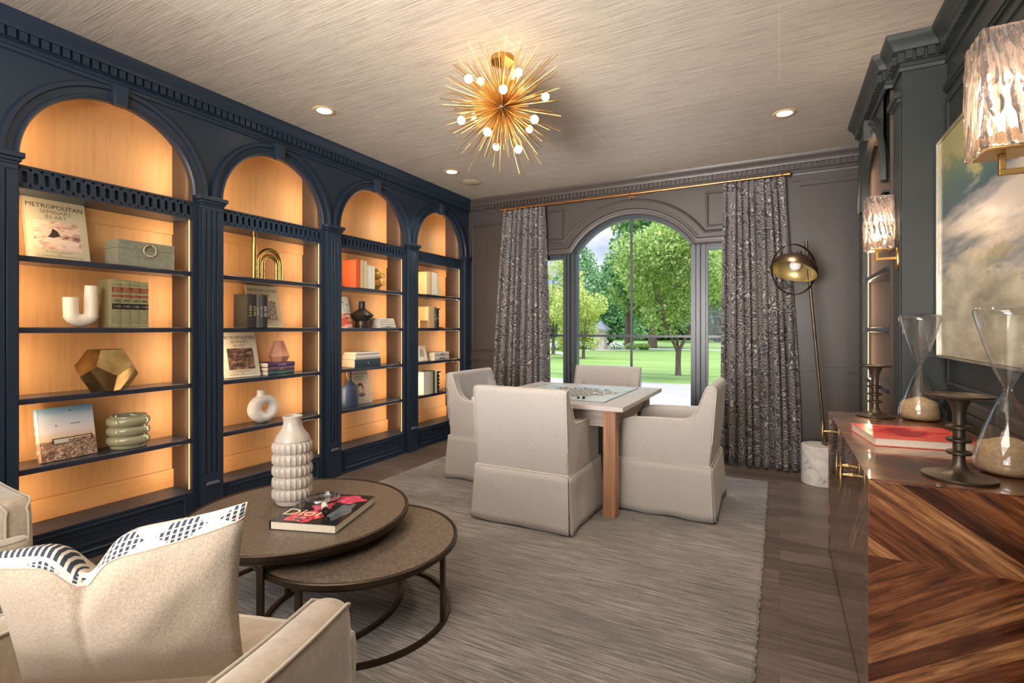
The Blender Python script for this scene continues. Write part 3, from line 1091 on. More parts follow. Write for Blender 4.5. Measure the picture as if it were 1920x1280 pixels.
# ribbed vase
vz = .4277
mcer = pm('warm_grey_ceramic', (196, 184, 172), .22, spec=.6)
v = empty('ribbed_vase', T(-2.085, 1.665, vz), 'tall pale grey ceramic vase with five rings of ribs, on the coffee table', 'vase')
m = MB()
N = 192
prof = [(.001, .012), (.060, .0), (.072, .006), (.078, .02)]
for k in range(5):
    z0 = .026 + k * .055
    prof += [(.078, z0), (.084, z0 + .006), (.0885, z0 + .013), (.090, z0 + .0275), (.0885, z0 + .042), (.084, z0 + .049), (.078, z0 + .0545)]
prof += [(.081, .305), (.072, .328), (.056, .350), (.045, .372), (.041, .392), (.043, .410), (.046, .418), (.042, .420), (.038, .408), (.036, .39), (.001, .38)]
m.lathe(prof, n=N, cap=False)
for vt in m.bm.verts:       # vertical ribs
    z = vt.co.z; r = math.hypot(vt.co.x, vt.co.y)
    if .024 < z < .304 and r > .0785:
        a = math.atan2(vt.co.y, vt.co.x)
        k = (abs(((a / (2 * PI) * 24) % 1) - .5) * 2)      # 1 on the ridge between two panels
        s = 1 + (.055 * k ** 3 - .02) * min((r - .078) / .008, 1)
        vt.co.x *= s; vt.co.y *= s
m.build('vase_body', mcer, v, smooth=25)
m = MB(); m.lathe([(.044, .4165), (.0475, .4195), (.044, .4225), (.0405, .4195), (.044, .4165)], n=40, cap=False)
m.build('lip', mcer, v, smooth=60)

# ------------------------------------------------------------------ books
def book(M, label, w, h, th, cover, pages=None, group=None, hard=.0022, cat='book', name='book', rnd=True):
    """w: spine to fore-edge (X), h: height (Z), th: thickness (Y); spine at X=-w/2, front cover at Y=-th/2, foot at Z=0"""
    b = empty(name, M, label, cat, group)
    m = MB()
    m.box(-w / 2 + .002, w / 2, -th / 2, -th / 2 + hard, 0, h)
    m.box(-w / 2 + .002, w / 2, th / 2 - hard, th / 2, 0, h)
    if rnd:
        sp = [(-w / 2 + .002, -th / 2), (-w / 2 - .001, -th / 4), (-w / 2 - .002, 0), (-w / 2 - .001, th / 4), (-w / 2 + .002, th / 2), (-w / 2 + .005, th / 2), (-w / 2 + .003, 0), (-w / 2 + .005, -th / 2)]
        m.prism(sp, 2, 0, h)
    else: m.box(-w / 2 - .001, -w / 2 + .002, -th / 2, th / 2, 0, h)
    m.build('cover', cover, b, smooth=40)
    m = MB(); m.box(-w / 2 + .0052, w / 2 - .005, -th / 2 + hard + .0002, th / 2 - hard - .0002, .003, h - .003)
    m.build('page_block', pages or M_paper, b)
    return b

FLAT = RX(-90)   # front cover up
# coffee table book
def pic(name, stops, scale=(1, 1, 1), ns=4, detail=5, dist=0, rough=.3, coat=.3):
    return nm(name, stops, scale=scale, ns=ns, detail=detail, dist=dist, rough=rough, coat=coat, kind='Generated')
bk_c = Vector((-1.808, 1.62, .4277))
M_glossblack = pm('glossy_black_cover', (34, 30, 30), .14, spec=.7)
B = book(T(*bk_c) @ RZ(18.4) @ T(0, -.185, .018) @ FLAT, 'large black fashion book with pink and red cover flowers, lying on the coffee table', .30, .37, .036, M_glossblack, rnd=False)
FC = T(0, -.0182, 0) @ FRONT   # cover plane: x right, y up
mred = pic('red_flower_print', [(.30, (30, 26, 30)), (.42, (120, 24, 36)), (.5, (226, 46, 62)), (.62, (250, 96, 120)), (.75, (255, 170, 180))], ns=5, dist=1.5)
mpink = pic('pink_flower_print', [(.25, (40, 34, 36)), (.42, (206, 40, 80)), (.56, (240, 80, 120)), (.75, (250, 170, 186))], ns=6, dist=1.2)
mblu = pic('smoky_blue_print', [(.3, (30, 32, 34)), (.5, (88, 110, 124)), (.75, (150, 128, 116))], ns=4, dist=1)
def blob(cx, cy, rx, ry, seed, n=26, lobes=5, amp=.18):
    r = random.Random(seed); ph = r.random() * 6
    return [(cx + rx * math.cos(2 * PI * k / n) * (1 + amp * math.sin(lobes * 2 * PI * k / n + ph)), cy + ry * math.sin(2 * PI * k / n) * (1 + amp * math.sin(lobes * 2 * PI * k / n + ph))) for k in range(n)]
for nm_, mt, args in (('cover_print', mred, (-.035, .07, .075, .062, 1)), ('cover_print', mpink, (.045, .30, .085, .05, 4)), ('cover_print', mblu, (.095, .15, .038, .095, 7)), ('cover_print', mpink, (-.02, .20, .045, .05, 5))):
    m = MB(); m.prism(blob(*args), 2, 0, .0003 + .0001 * args[4] / 7)
    m.build(nm_, mt, B, M=FC, smooth=0)
mgold = pm('gold_lettering', (250, 226, 196), .4)
text('cover_lettering', [('Dior', .10, -.055, .078)], mgold, B, FC @ T(0, 0, .0007))
text('cover_lettering', [(marks(2, 4, 8), .014, -.045, .052), (marks(4, 1, 4), .012, -.045, .022)], M_white, B, FC @ T(0, 0, .0007))

# magnifying glass with white handle lying on the book
mg = empty('magnifying_glass', bk_c + Vector((-.078, .052, .0372)), 'round magnifying glass with white handle and black tip, lying on the book', 'magnifying glass')
mg.rotation_euler = (0, 0, R(52)); mg.scale = (1.2, 1.2, 1.2)
m = MB(); m.lathe([(.058, 0), (.064, .003), (.066, .011), (.064, .019), (.058, .022), (.056, .011), (.058, 0)], n=48, cap=False)
m.build('lens_rim', make_clear('thick_lens_edge', (235, 240, 240), .2, 1.0), mg, smooth=60)
m = MB(); m.lathe([(.0645, .0085), (.0675, .0085), (.0675, .0135), (.0645, .0135), (.0645, .0085)], n=48, cap=False); m.build('rim_band', M_bronze, mg, smooth=60)
m = MB(); m.lathe([(.0005, .004), (.030, .005), (.0565, .009), (.0565, .013), (.030, .018), (.0005, .0195)], n=48)
m.build('lens', make_clear('lens_glass', (245, 250, 250), .06, .45), mg, smooth=60)
m = MB(); m.cyl((.0, -.066, .011), (.0, -.080, .011), .007, n=16); m.build('ferrule', M_brass, mg)
m = MB(); m.cyl((.0, -.080, .0125), (.0, -.145, .0125), .0105, .0125, n=20); m.build('handle', nm('bone_handle', [(.3, (226, 214, 198)), (.7, (246, 238, 226))], scale=(1, 60, 1), ns=3, rough=.35), mg)
m = MB(); m.cyl((.0, -.145, .0127), (.0, -.160, .0127), .0126, n=20); m.build('handle_cap', M_black, mg)
m = MB(); m.cyl((.0, -.160, .0127), (.0, -.1606, .0127), .006, n=16); m.build('cap_disc', M_brass, mg)

# ================================================================== VELVET ARMCHAIRS
def velvet_chair(M, label):
    c = empty('velvet_armchair', M, label, 'armchair', 'beige velvet armchairs')
    n = 48
    ox, oy = .38, .38
    def plan(t):     # t 0..1 from left arm front round the back to right arm front; centreline of the shell
        hx = .325
        if t < .25: return Vector((-hx, .31 - (t / .25) * .36))
        if t > .75: return Vector((hx, -.05 + ((t - .75) / .25) * .36))
        a = PI + (t - .25) / .5 * PI
        return Vector((hx * math.cos(a), -.05 + .275 * math.sin(a)))
    def top(t):
        d = min(t, 1 - t) / .5         # 0 at the arm front, 1 at the middle of the back
        return .598 + .09 * (d ** 2)
    rows = []; outer = []; inner = []; outf = []
    for i in range(n + 1):
        t = i / n
        p = plan(t); q = plan(min(t + .01, 1)); r0 = plan(max(t - .01, 0))
        d = (q - r0).normalized(); nn = Vector((d.y, -d.x))       # outwards on the left side?
        if nn.dot(p - Vector((0, .05))) < 0: nn = -nn
        zt = top(t); w = .055
        ring = []
        K = [(w, .13), (w + .004, .35), (w, zt - .03), (w * .86, zt - .008), (w * .4, zt + .004), (0, zt + .006), (-w * .4, zt + .004), (-w * .86, zt - .008), (-w, zt - .03), (-w, .35), (-w, .13)]
        for o_, z in K: ring.append(Vector((p.x + nn.x * o_, p.y + nn.y * o_, z)))
        rows.append(ring)
        outer.append(Vector((p.x + nn.x * w * .93, p.y + nn.y * w * .93, zt - .009)))
        inner.append(Vector((p.x - nn.x * w * .93, p.y - nn.y * w * .93, zt - .009)))
    # rounded arm fronts: extra rings shrinking forwards
    def fr(ring, dy, s):
        cx = sum(v.x for v in ring) / len(ring); 
        return [Vector((cx + (v.x - cx) * s, v.y + dy, .13 + (v.z - .13) * (1 - (1 - s) * .18))) for v in ring]
    rows = [fr(rows[0], .030, .60), fr(rows[0], .022, .86)] + rows + [fr(rows[-1], .022, .86), fr(rows[-1], .030, .60)]
    m = MB()
    V = m.grid(rows, closev=True)
    m.bm.faces.new(V[0]); m.bm.faces.new(list(reversed(V[-1])))
    o = m.build('curved_back_and_arms', M_velvet, c, smooth=60, sub=1)
    # piping along both edges of the arm top and down the arm fronts
    for q_ in (3, 7):
        pth = [rw[q_] + Vector((0, 0, .002)) for rw in rows]
        sgn = (2, 1) if q_ == 3 else (8, 9)
        pp = [rows[0][sgn[1]] + Vector((0, .002, 0)), rows[0][sgn[0]] + Vector((0, .002, 0))] + pth + [rows[-1][sgn[0]] + Vector((0, .002, 0)), rows[-1][sgn[1]] + Vector((0, .002, 0))]
        m = MB(); m.tube(pp, .0042, 8); m.build('piping', M_pipe, c, smooth=60)
    for pth in ():
        s0, s1 = pth[0], pth[-1]
        pp = [s0 + Vector((0, .026, -.30)), s0 + Vector((0, .030, -.06)), s0 + Vector((0, .022, -.012))] + pth + [s1 + Vector((0, .022, -.012)), s1 + Vector((0, .030, -.06)), s1 + Vector((0, .026, -.30))]
        m = MB(); m.tube(pp, .0045, 8); m.build('piping', M_pipe, c, smooth=60)
    m = MB(); m.box(-.268, .268, -.26, .325, .13, .33); m.build('seat_base', M_velvet, c, bevel=.02, seg=3)
    m = MB(); m.box(-.265, .265, -.27, .365, .332, .47); m.box(-.345, .345, .348, .43, .332, .47)
    o = m.build('seat_cushion', M_velvet, c, smooth=0); soften(o, .018, 8, .6)
    m = MB()
    cyc = [(-.25, -.25), (.25, -.25), (.25, .36), (.332, .36), (.332, .420), (-.332, .420), (-.332, .36), (-.25, .36)]
    cyc = rounded(cyc, .03)
    for z in (.462, .342):
        m = MB(); m.tube([(x, y, z) for x, y in cyc], .0042, 6, closed=True); m.build('cushion_piping', M_pipe, c, smooth=60)
    for sx in (-1, 1):
        for y in (-.22, .26):
            m = MB(); m.lathe([(.012, .0), (.02, .13)], c=(sx * .24, y, 0), n=12); m.build('leg', M_black, c)
    return c
AC = T(-1.187, .485, .014) @ RZ(17)
velvet_chair(AC, 'beige velvet armchair in the foreground seen from behind, holding the big pillow')
velvet_chair(T(-2.93, .50, .0145) @ RZ(-90), 'beige velvet armchair at the left edge, in front of the bookcases')

# the pillow, pinched in the middle of its top edge
def make_front_fabric():
    m, t, b = newmat('striped_pillow_fabric')
    s = sep(t, coords(t, (1, 1, 1), 'UV'))
    u, v = s[0], s[1]
    st = math_n(t, 'GREATER_THAN', math_n(t, 'PINGPONG', math_n(t, 'MULTIPLY', u, 84), 1.0), .42)
    ds = math_n(t, 'GREATER_THAN', math_n(t, 'PINGPONG', math_n(t, 'MULTIPLY', v, 110), 1.0), .22)
    # stripe masks: band along the top edge on the left, hatched lozenges elsewhere
    left = math_n(t, 'LESS_THAN', u, .37)
    nearseam = math_n(t, 'MULTIPLY', left, math_n(t, 'MULTIPLY', math_n(t, 'GREATER_THAN', v, .93), math_n(t, 'LESS_THAN', v, 1.022)))
    tri = math_n(t, 'PINGPONG', math_n(t, 'ADD', u, .03), .115)
    loz = math_n(t, 'LESS_THAN', math_n(t, 'ABSOLUTE', math_n(t, 'SUBTRACT', v, 1.03)), math_n(t, 'MULTIPLY', math_n(t, 'SUBTRACT', tri, .02), .62))
    right = math_n(t, 'MULTIPLY', math_n(t, 'MULTIPLY', loz, ds), math_n(t, 'GREATER_THAN', u, .36))
    loz2 = math_n(t, 'MULTIPLY', math_n(t, 'LESS_THAN', math_n(t, 'ADD', math_n(t, 'ABSOLUTE', math_n(t, 'SUBTRACT', u, .26)), math_n(t, 'MULTIPLY', math_n(t, 'ABSOLUTE', math_n(t, 'SUBTRACT', v, 1.055)), 4.0)), .075), ds)
    body = math_n(t, 'MULTIPLY', math_n(t, 'LESS_THAN', v, .8), math_n(t, 'LESS_THAN', math_n(t, 'PINGPONG', math_n(t, 'ADD', v, math_n(t, 'MULTIPLY', tri, .8)), .115), .052))
    mask = math_n(t, 'MAXIMUM', math_n(t, 'MAXIMUM', nearseam, right), math_n(t, 'MAXIMUM', loz2, body))
    fac = math_n(t, 'MULTIPLY', st, mask)
    base = ramp(t, noise(t, coords(t, (300, 300, 300)), 1, 2), [(.3, (188, 176, 160)), (.7, (206, 196, 182))])
    t.links.new(mix(t, fac, base, lin((44, 48, 62))), b.inputs['Base Color'])
    b.inputs['Roughness'].default_value = .9
    bump(t, b, fac, .4, .004)
    return m
M_stripe = make_front_fabric()
TRc, BRc, TLc, BLc = Vector((-.884, .607, .945)), Vector((-1.03, .705, .515)), Vector((-1.335, .372, .845)), Vector((-1.45, .47, .50))
pl = empty('throw_pillow', T(0, 0, 0), 'big beige throw pillow with black hatched stripes, in the foreground armchair', 'pillow')
pc = (TRc + BRc + TLc + BLc) / 4
pl.location = (pc.x, pc.y, BLc.z - .02)
off = Vector(pl.location)
pn = (TRc - TLc).cross(TRc - BRc).normalized()
if pn.dot(Vector((0, 1, 0))) < 0: pn = -pn           # pn points away from the camera, towards the front of the pillow
def psurf(s, t, side):
    """s across 0..1 (left to right), t up 0..1; side -1 back (camera), +1 front"""
    # pinched outline: edges pull in between the corners
    e = .036
    ss = s + (.5 - s) * e * 2 * (math.sin(PI * t) ** .8) * 1.0
    tt = t + (.5 - t) * e * 2 * (math.sin(PI * s) ** .8)
    p = (TLc * tt + BLc * (1 - tt)) * (1 - ss) + (TRc * tt + BRc * (1 - tt)) * ss
    chop = math.exp(-((s - .40) / .085) ** 2) * math.exp(-((1 - t) / .30) ** 1.5)
    p = p - Vector((0, 0, 1)) * .065 * chop
    th = .075 * (max(math.sin(PI * s), 0) ** .55) * (max(math.sin(PI * t), 0) ** .5)
    th *= 1 - .45 * chop
    # folds radiating from the chop and the corners
    w = .006 * math.sin(9 * s + 4 * t) * math.sin(PI * s) * math.sin(PI * t) + .006 * math.sin(16 * (s - t)) * (s * t) * math.sin(PI * s) ** .5 * math.sin(PI * t)
    crease = math.exp(-((s - .40 - .05 * (1 - t)) / .022) ** 2) * (t ** 2) * math.sin(PI * min(t, 1)) ** .4
    return p + pn * side * (th + w - .02 * crease) - off
nS, nT = 64, 56
def pgrid(side, t0, t1, extra=None):
    return [[psurf(i / nS, t0 + (t1 - t0) * j / nT, side) for j in range(nT + 1)] for i in range(nS + 1)]
m = MB(); m.grid(pgrid(-1, 0, .93)); m.build('back_panel', M_pillowback, pl, smooth=80, keep=False)
bmf = MB()
Pf = [[None] * (nT + 13) for _ in range(nS + 1)]
uvv = []
for i in range(nS + 1):
    for j in range(nT + 1): Pf[i][j] = psurf(i / nS, j / nT, 1)
    for j in range(12): Pf[i][nT + 1 + j] = psurf(i / nS, 1 - .07 * (j + 1) / 12, -1)
V = bmf.grid(Pf)
uvl = bmf.bm.loops.layers.uv.new('UVMap')
idx = {}
for i, row in enumerate(V):
    for j, vt in enumerate(row): idx[vt] = (i / nS, (j / nT if j <= nT else 1 + .07 * (j - nT) / 12))
for f in bmf.bm.faces:
    for l in f.loops: l[uvl].uv = idx[l.vert]
bmf.build('front_panel', M_stripe, pl, smooth=80, weld=False)
m = MB(); m.tube([psurf(i / nS, .93, -1) - pn * .0008 for i in range(nS + 1)], .0018, 5); m.build('seam', M_pillowback, pl)

# ================================================================== CURTAINS AND ROD
def curtain(xa, xb, xta, xtb, ntop, label, side):
    """curtain hanging from x range (xta..xtb) at the top to (xa..xb) at the floor"""
    c = empty('curtain', T(0, 0, 0), label, 'curtain', 'patterned curtains of the window')
    c.location = ((xa + xb) / 2, YB - .10, 0.012)
    ox, oy = c.location.x, c.location.y
    nx, nz = ntop * 22, 46
    rng = random.Random(5 + side)
    ph = [rng.uniform(-.5, .5) for _ in range(ntop + 2)]
    am = [rng.uniform(.75, 1.2) for _ in range(ntop + 2)]
    ztop, zbot = 2.632, .012
    P = []; UV = []
    for i in range(nx + 1):
        f = i / nx
        col = []; uvc = []
        k = int(f * ntop)
        for j in range(nz + 1):
            h = j / nz
            z = zbot + (ztop - zbot) * h
            x0 = xa + (xta - xa) * h ** 1.4; x1 = xb + (xtb - xb) * h ** 1.4
            # uneven folds: phase warps, deeper towards the floor
            ww = f + .018 * math.sin(2 * PI * f * 2.3 + 1.3 * h) + .010 * math.sin(2 * PI * f * 5.1 - 2 * h)
            a = 2 * PI * ntop * ww
            amp = (.044 + .020 * (1 - h)) * am[min(k, ntop)]
            if h > .95: amp = .030
            y = amp * (1 - 2 * abs(math.sin(a * .5)) ** 1.5) + .010 * (1 - h) * math.sin(a * .5 + ph[2] * 4)
            x = x0 + (x1 - x0) * f + .018 * (1 - .4 * h) * math.sin(2 * a) * .6
            if h > .96:      # pinched heading
                y += .006 * math.sin(a * 3)
            col.append(Vector((x - ox, y, z - zbot)))
            uvc.append((f * ntop * .155, z))
        P.append(col); UV.append(uvc)
    m = MB()
    V = m.grid(P)
    uvl = m.bm.loops.layers.uv.new('UVMap')
    lut = {}
    for i, row in enumerate(V):
        for j, vt in enumerate(row): lut[vt] = UV[i][j]
    for fc in m.bm.faces:
        for l in fc.loops: l[uvl].uv = lut[l.vert]
    o = m.build('curtain_panel', M_curt, c, smooth=80, weld=False)
    sd = o.modifiers.new('thick', 'SOLIDIFY'); sd.thickness = .003
    for q in range(ntop):
        xx = xta + (xtb - xta) * (q + .5) / ntop - ox
        m = MB()
        m.tube([(xx + .002 * math.sin(t * .5), .0195 * math.cos(2 * PI * t / 20) - .0, 2.652 - .012 + .0195 * math.sin(2 * PI * t / 20)) for t in range(20)], .0022, 6, closed=True)
        m.build('curtain_ring', M_copper, c)
    return c
curtain(-.50, .165, -.475, .055, 9, 'right grey and black swirl patterned curtain, behind the floor lamp', 1)
curtain(-3.00, -2.27, -2.84, -2.31, 8, 'left grey and black swirl patterned curtain, between bookcase corner and window', 2)
rod = empty('curtain_rod', T(-1.38, YB - .10, 2.652), 'thin rose-brass curtain rod above the arched window', 'curtain rod')
m = MB(); m.cyl((-1.46, 0, 0), (1.44, 0, 0), .0125, n=16); m.build('rod', M_copper, rod)
for sx, xx in ((-1, -1.46), (1, 1.44)):
    m = MB()
    m.cyl((xx, 0, 0), (xx + sx * .022, 0, 0), .022, n=20); m.cyl((xx + sx * .022, 0, 0), (xx + sx * .034, 0, 0), .017, .012, n=20)
    m.build('finial', M_copper, rod)
for xx in (-1.42, .02, 1.40):
    m = MB()
    m.tube([(xx, .0165 * math.cos(a), .0165 * math.sin(a)) for a in [2 * PI * k / 16 for k in range(16)]], .005, 6, closed=True)
    m.cyl((xx, .016, 0), (xx, .0985, 0), .006, n=8); m.cyl((xx, .094, -.0), (xx, .0998, -.0), .02, n=16)
    m.build('rod_bracket', M_copper, rod)
    m = MB(); m.cyl((xx, -.0, -.022), (xx, -.0, -.04), .006, n=10); m.sph((xx, 0, -.045), .009, 10, 6); m.build('bracket_screw', M_copper, rod)

# ================================================================== FLOOR LAMP
fl = empty('floor_lamp', T(.30, 4.86, .0005), 'leaning bronze floor lamp with dome shade and white marble drum base', 'floor lamp')
m = MB(); m.lathe([(.136, 0), (.14, .004), (.14, .311), (.137, .315)], n=56); m.build('base', M_marble, fl)
p0 = Vector((.035, .0, .25)); p1 = Vector((-.105, -.0, 2.0))
m = MB(); m.cyl((.037, 0, .3155), (.037, 0, .318), .022, n=24); m.build('base_socket', M_black, fl)
m = MB(); m.cyl(p0, p1, .0125, n=14); m.build('pole', M_pewter, fl)
m = MB(); m.tube([(.045, -.03, .32), (.052, -.04, .35), (.06, -.06, .32), (.055, -.135, .325), (.052, -.1425, .29), (.05, -.1435, .22), (.052, -.1435, .16)], .003, 6); m.build('cord_clip', M_pewter, fl)
sc = Vector((-.195, -.12, 1.755))      # shade centre
hub = p0 + (p1 - p0) * ((1.84 - .25) / 1.75)
ax = Vector((-.26, -.33, -.90)).normalized()     # opening direction
Ms = Matrix.Translation(sc) @ ax.to_track_quat('Z', 'Y').to_matrix().to_4x4()
prof = []
for k in range(15):
    a = PI / 2 * k / 14
    prof.append((max(.178 * math.sin(a), .001), -.145 * math.cos(a) + .02))
m = MB(); m.lathe(prof, n=56, M=Ms, cap=False)
o = m.build('lamp_shade', nm('shade_bronze', [(.3, (104, 84, 66)), (.7, (136, 112, 90))], ns=4, rough=.32, metal=.9), fl, smooth=60)
m = MB(); m.lathe([(max(r - .003, .0008), z + .003) for r, z in prof], n=56, M=Ms, cap=False)
m.build('shade_lining', nm('gold_leaf_lining', [(.3, (168, 146, 92)), (.7, (206, 186, 128))], ns=9, rough=.36, metal=.55), fl, smooth=60)
m = MB(); m.sph(Ms @ Vector((0, 0, -.035)), .042, 20, 14); m.build('bulb', pm('opal_bulb', (244, 240, 236), .3, emit=(255, 250, 240), es=.15), fl, smooth=60)
m = MB(); m.cyl(Ms @ Vector((0, 0, -.125)), Ms @ Vector((0, 0, -.165)), .03, .018, n=20); m.build('shade_cap', M_pewter, fl)
# ring about the shade: vertical, facing partly sideways
rn = Vector((.62, -.78, 0)).normalized()
u1 = Vector((.78, .62, 0)).normalized(); u2 = Vector((0, 0, 1))
m = MB()
rings = []
for k in range(64):
    a = 2 * PI * k / 64
    d = u1 * math.cos(a) * .205 + u2 * math.sin(a) * .205
    rings.append(d)
pts = []
m2 = []
for d in rings:
    dn = d.normalized()
    m2.append([sc + d + rn * .009 + dn * .003, sc + d + rn * .009 - dn * .003, sc + d - rn * .009 - dn * .003, sc + d - rn * .009 + dn * .003])
m.grid(m2, closeu=True, closev=True); m.build('shade_ring', M_bronze, fl, smooth=40)
m = MB(); 
e = sc + u1 * math.cos(.35) * .205 + u2 * math.sin(.35) * .205
m.cyl(e, hub, .007, n=10); m.sph(hub, .018, 14, 10); m.build('swivel_arm', M_pewter, fl)

# ================================================================== SIDEBOARD
sb = empty('sideboard', T(.505, 2.66, 0), 'glossy chevron-veneered rosewood sideboard against the right wall', 'sideboard')
hx, hy, hz = .258, .735, .80
M_cs = make_chevron('rosewood_chevron_end', 0, 2, .45, 1.5, -.56, .085)
M_ct = make_chevron('rosewood_chevron_top', 0, 1, .37, 1.2, -.05, .10)
M_cd = make_chevron('rosewood_chevron_door', 1, 2, .40, 1.2, -.40, .10)
m = MB(); m.box(-hx, hx, -hy, hy, hz - .004, hz); m.build('top', M_ct, sb)
m = MB(); m.box(-hx, hx, -hy, -hy + .03, 0, hz - .0042); m.build('end_panel', M_cs, sb, bevel=.0015)
m = MB(); m.box(-hx, hx, hy - .03, hy, 0, hz - .0042); m.build('end_panel', M_cs, sb, bevel=.0015)
m = MB(); m.box(hx - .02, hx, -hy + .03, hy - .03, .05, hz - .0042); m.build('back', M_cd, sb)
m = MB(); m.box(-hx + .04, hx - .02, -hy + .03, hy - .03, .0, .06); m.build('plinth', M_black, sb)
DW = (2 * hy - .06) / 3
for k in range(3):
    y0 = -hy + .03 + DW * k
    m = MB(); m.box(-hx + .003, -hx + .025, y0 + .002, y0 + DW - .002, .03, hz - .006)
    d = m.build('door', M_cd, sb, bevel=.0015)
    # T-shaped brass twig pull
    yy = y0 + (DW - .075 if k != 1 else .075)
    m = MB()
    m.tube([(-hx + .004, yy, .70), (-hx - .015, yy, .701), (-hx - .034, yy, .699)], [.011, .006, .0055], 10)
    m.tube([(-hx - .036, yy - .002, .765), (-hx - .034, yy + .004, .73), (-hx - .036, yy, .70), (-hx - .034, yy - .004, .665), (-hx - .038, yy + .002, .625)], [.002, .006, .0075, .006, .002], 10)
    m.build('handle', M_oldbrass, d, smooth=60)

# candle stands
def candle_stand(M, h, rt, rb, label):
    c = empty('candle_stand', M, label, 'candle stand', 'turned bronze candle stands')
    p = [(rb * .985, 0), (rb, .003), (rb, .008), (rb * .6, .014), (rb * .32, .026), (.019, .045), (.0165, .06)]
    for z in (.072, .112, .152):
        p += [(.016, z), (.030, z + .003), (.033, z + .006), (.033, z + .011), (.030, z + .0135), (.016, z + .017)]
    p += [(.0165, .20), (.020, .225), (.034, h - .012), (.04, h - .010)]
    m = MB(); m.lathe(p, n=40); m.build('stem', M_pewter, c, smooth=40)
    m = MB(); m.lathe([(.03, h - .0098), (rt * .9, h - .0098), (rt * .98, h - .006), (rt, h), (rt - .004, h), (rt - .008, h - .005), (.001, h - .005)], n=48)
    m.build('dish', M_pewter, c, smooth=40)
candle_stand(T(.500, 2.065, .8004), .262, .086, .094, 'bronze candle stand in front of the nearer hourglass, closest to the camera')
candle_stand(T(.452, 3.30, .8004), .275, .076, .086, 'bronze candle stand at the far end of the sideboard')

def hourglass(M, label, tilt=0):
    c = empty('hourglass', M, label, 'hourglass', 'glass hourglasses on the sideboard')
    op = [(.002, .0), (.060, .001), (.078, .006), (.088, .020), (.090, .034), (.086, .06), (.060, .145), (.035, .215), (.012, .262), (.0075, .272), (.012, .282), (.036, .335), (.062, .42), (.086, .512), (.088, .526), (.082, .538), (.066, .542), (.002, .543)]
    m = MB(); m.lathe(op, n=56, cap=False); m.build('glass', M_glass, c, smooth=60)
    ip = [(max(r - .0022, .0008), z + (.002 if z < .1 else 0) - (.002 if z > .53 else 0)) for r, z in op]
    m = MB(); m.lathe(ip, n=56, cap=False); m.build('glass_inside', M_glass, c, smooth=60)
    m = MB(); m.lathe([(.010, .268), (.015, .272), (.010, .276)], n=24, cap=False); m.build('neck_ring', M_glass, c, smooth=60)
    m = MB(); m.lathe([(.001, .004), (.072, .006), (.083, .018), (.086, .034), (.081, .070), (.0735, .096), (.05, .104), (.02, .116), (.001, .119)], n=48)
    m.build('sand', M_sand, c, smooth=60)
hourglass(T(.655, 2.20, .8003), 'glass hourglass with sand, the nearer one at the right edge')
hourglass(T(.640, 3.285, .8003), 'glass hourglass with sand, the farther one beside the pier')

mcoral = pm('coral_red_cover', (232, 92, 78), .22, spec=.6)
RB = book(T(.485, 2.66, .8005) @ RZ(8) @ RZ(-90) @ T(.0, -.17, .0165) @ FLAT, 'large coral red book lying on the sideboard between the hourglasses', .33, .34, .033, mcoral, rnd=False)
m = MB()
rng = random.Random(9)
for k in range(15):
    y = .075 + k * .0135; x0 = -.10 + rng.uniform(-.06, .05); x1 = .10 + rng.uniform(-.09, .05)
    m.box(y - .175, y - .175 + .009 + rng.random() * .006, x0 + .17, x1 + .17, 0, .0004)
m.build('cover_print', pm('crimson_print', (170, 28, 48), .25), RB, M=T(0, -.0167, 0) @ FRONT, smooth=0)

# ================================================================== PAINTING
pa = empty('framed_painting', T(XR - .0005, 2.60, 1.68) @ RZ(-90), 'large cloud painting in a thin silver frame above the sideboard', 'painting')
w2, h2 = .76, .545
m = MB(); m.box(-w2, w2, -.040, -.012, -h2, h2); m.build('canvas', M_paint, pa)
m = MB()
for (a, b2, c2, d2) in ((-w2 - .012, w2 + .012, h2 + .003, h2 + .012), (-w2 - .012, w2 + .012, -h2 - .012, -h2 - .003), (-w2 - .012, -w2 - .003, -h2 - .003, h2 + .003), (w2 + .003, w2 + .012, -h2 - .003, h2 + .003)):
    m.box(a, b2, -.052, 0, c2, d2)
m.build('frame', pm('champagne_frame', (214, 204, 184), .25, .75), pa, bevel=.001)
m = MB(); m.box(-w2 - .003, w2 + .003, -.012, 0, -h2 - .003, h2 + .003); m.build('backing', M_black, pa)

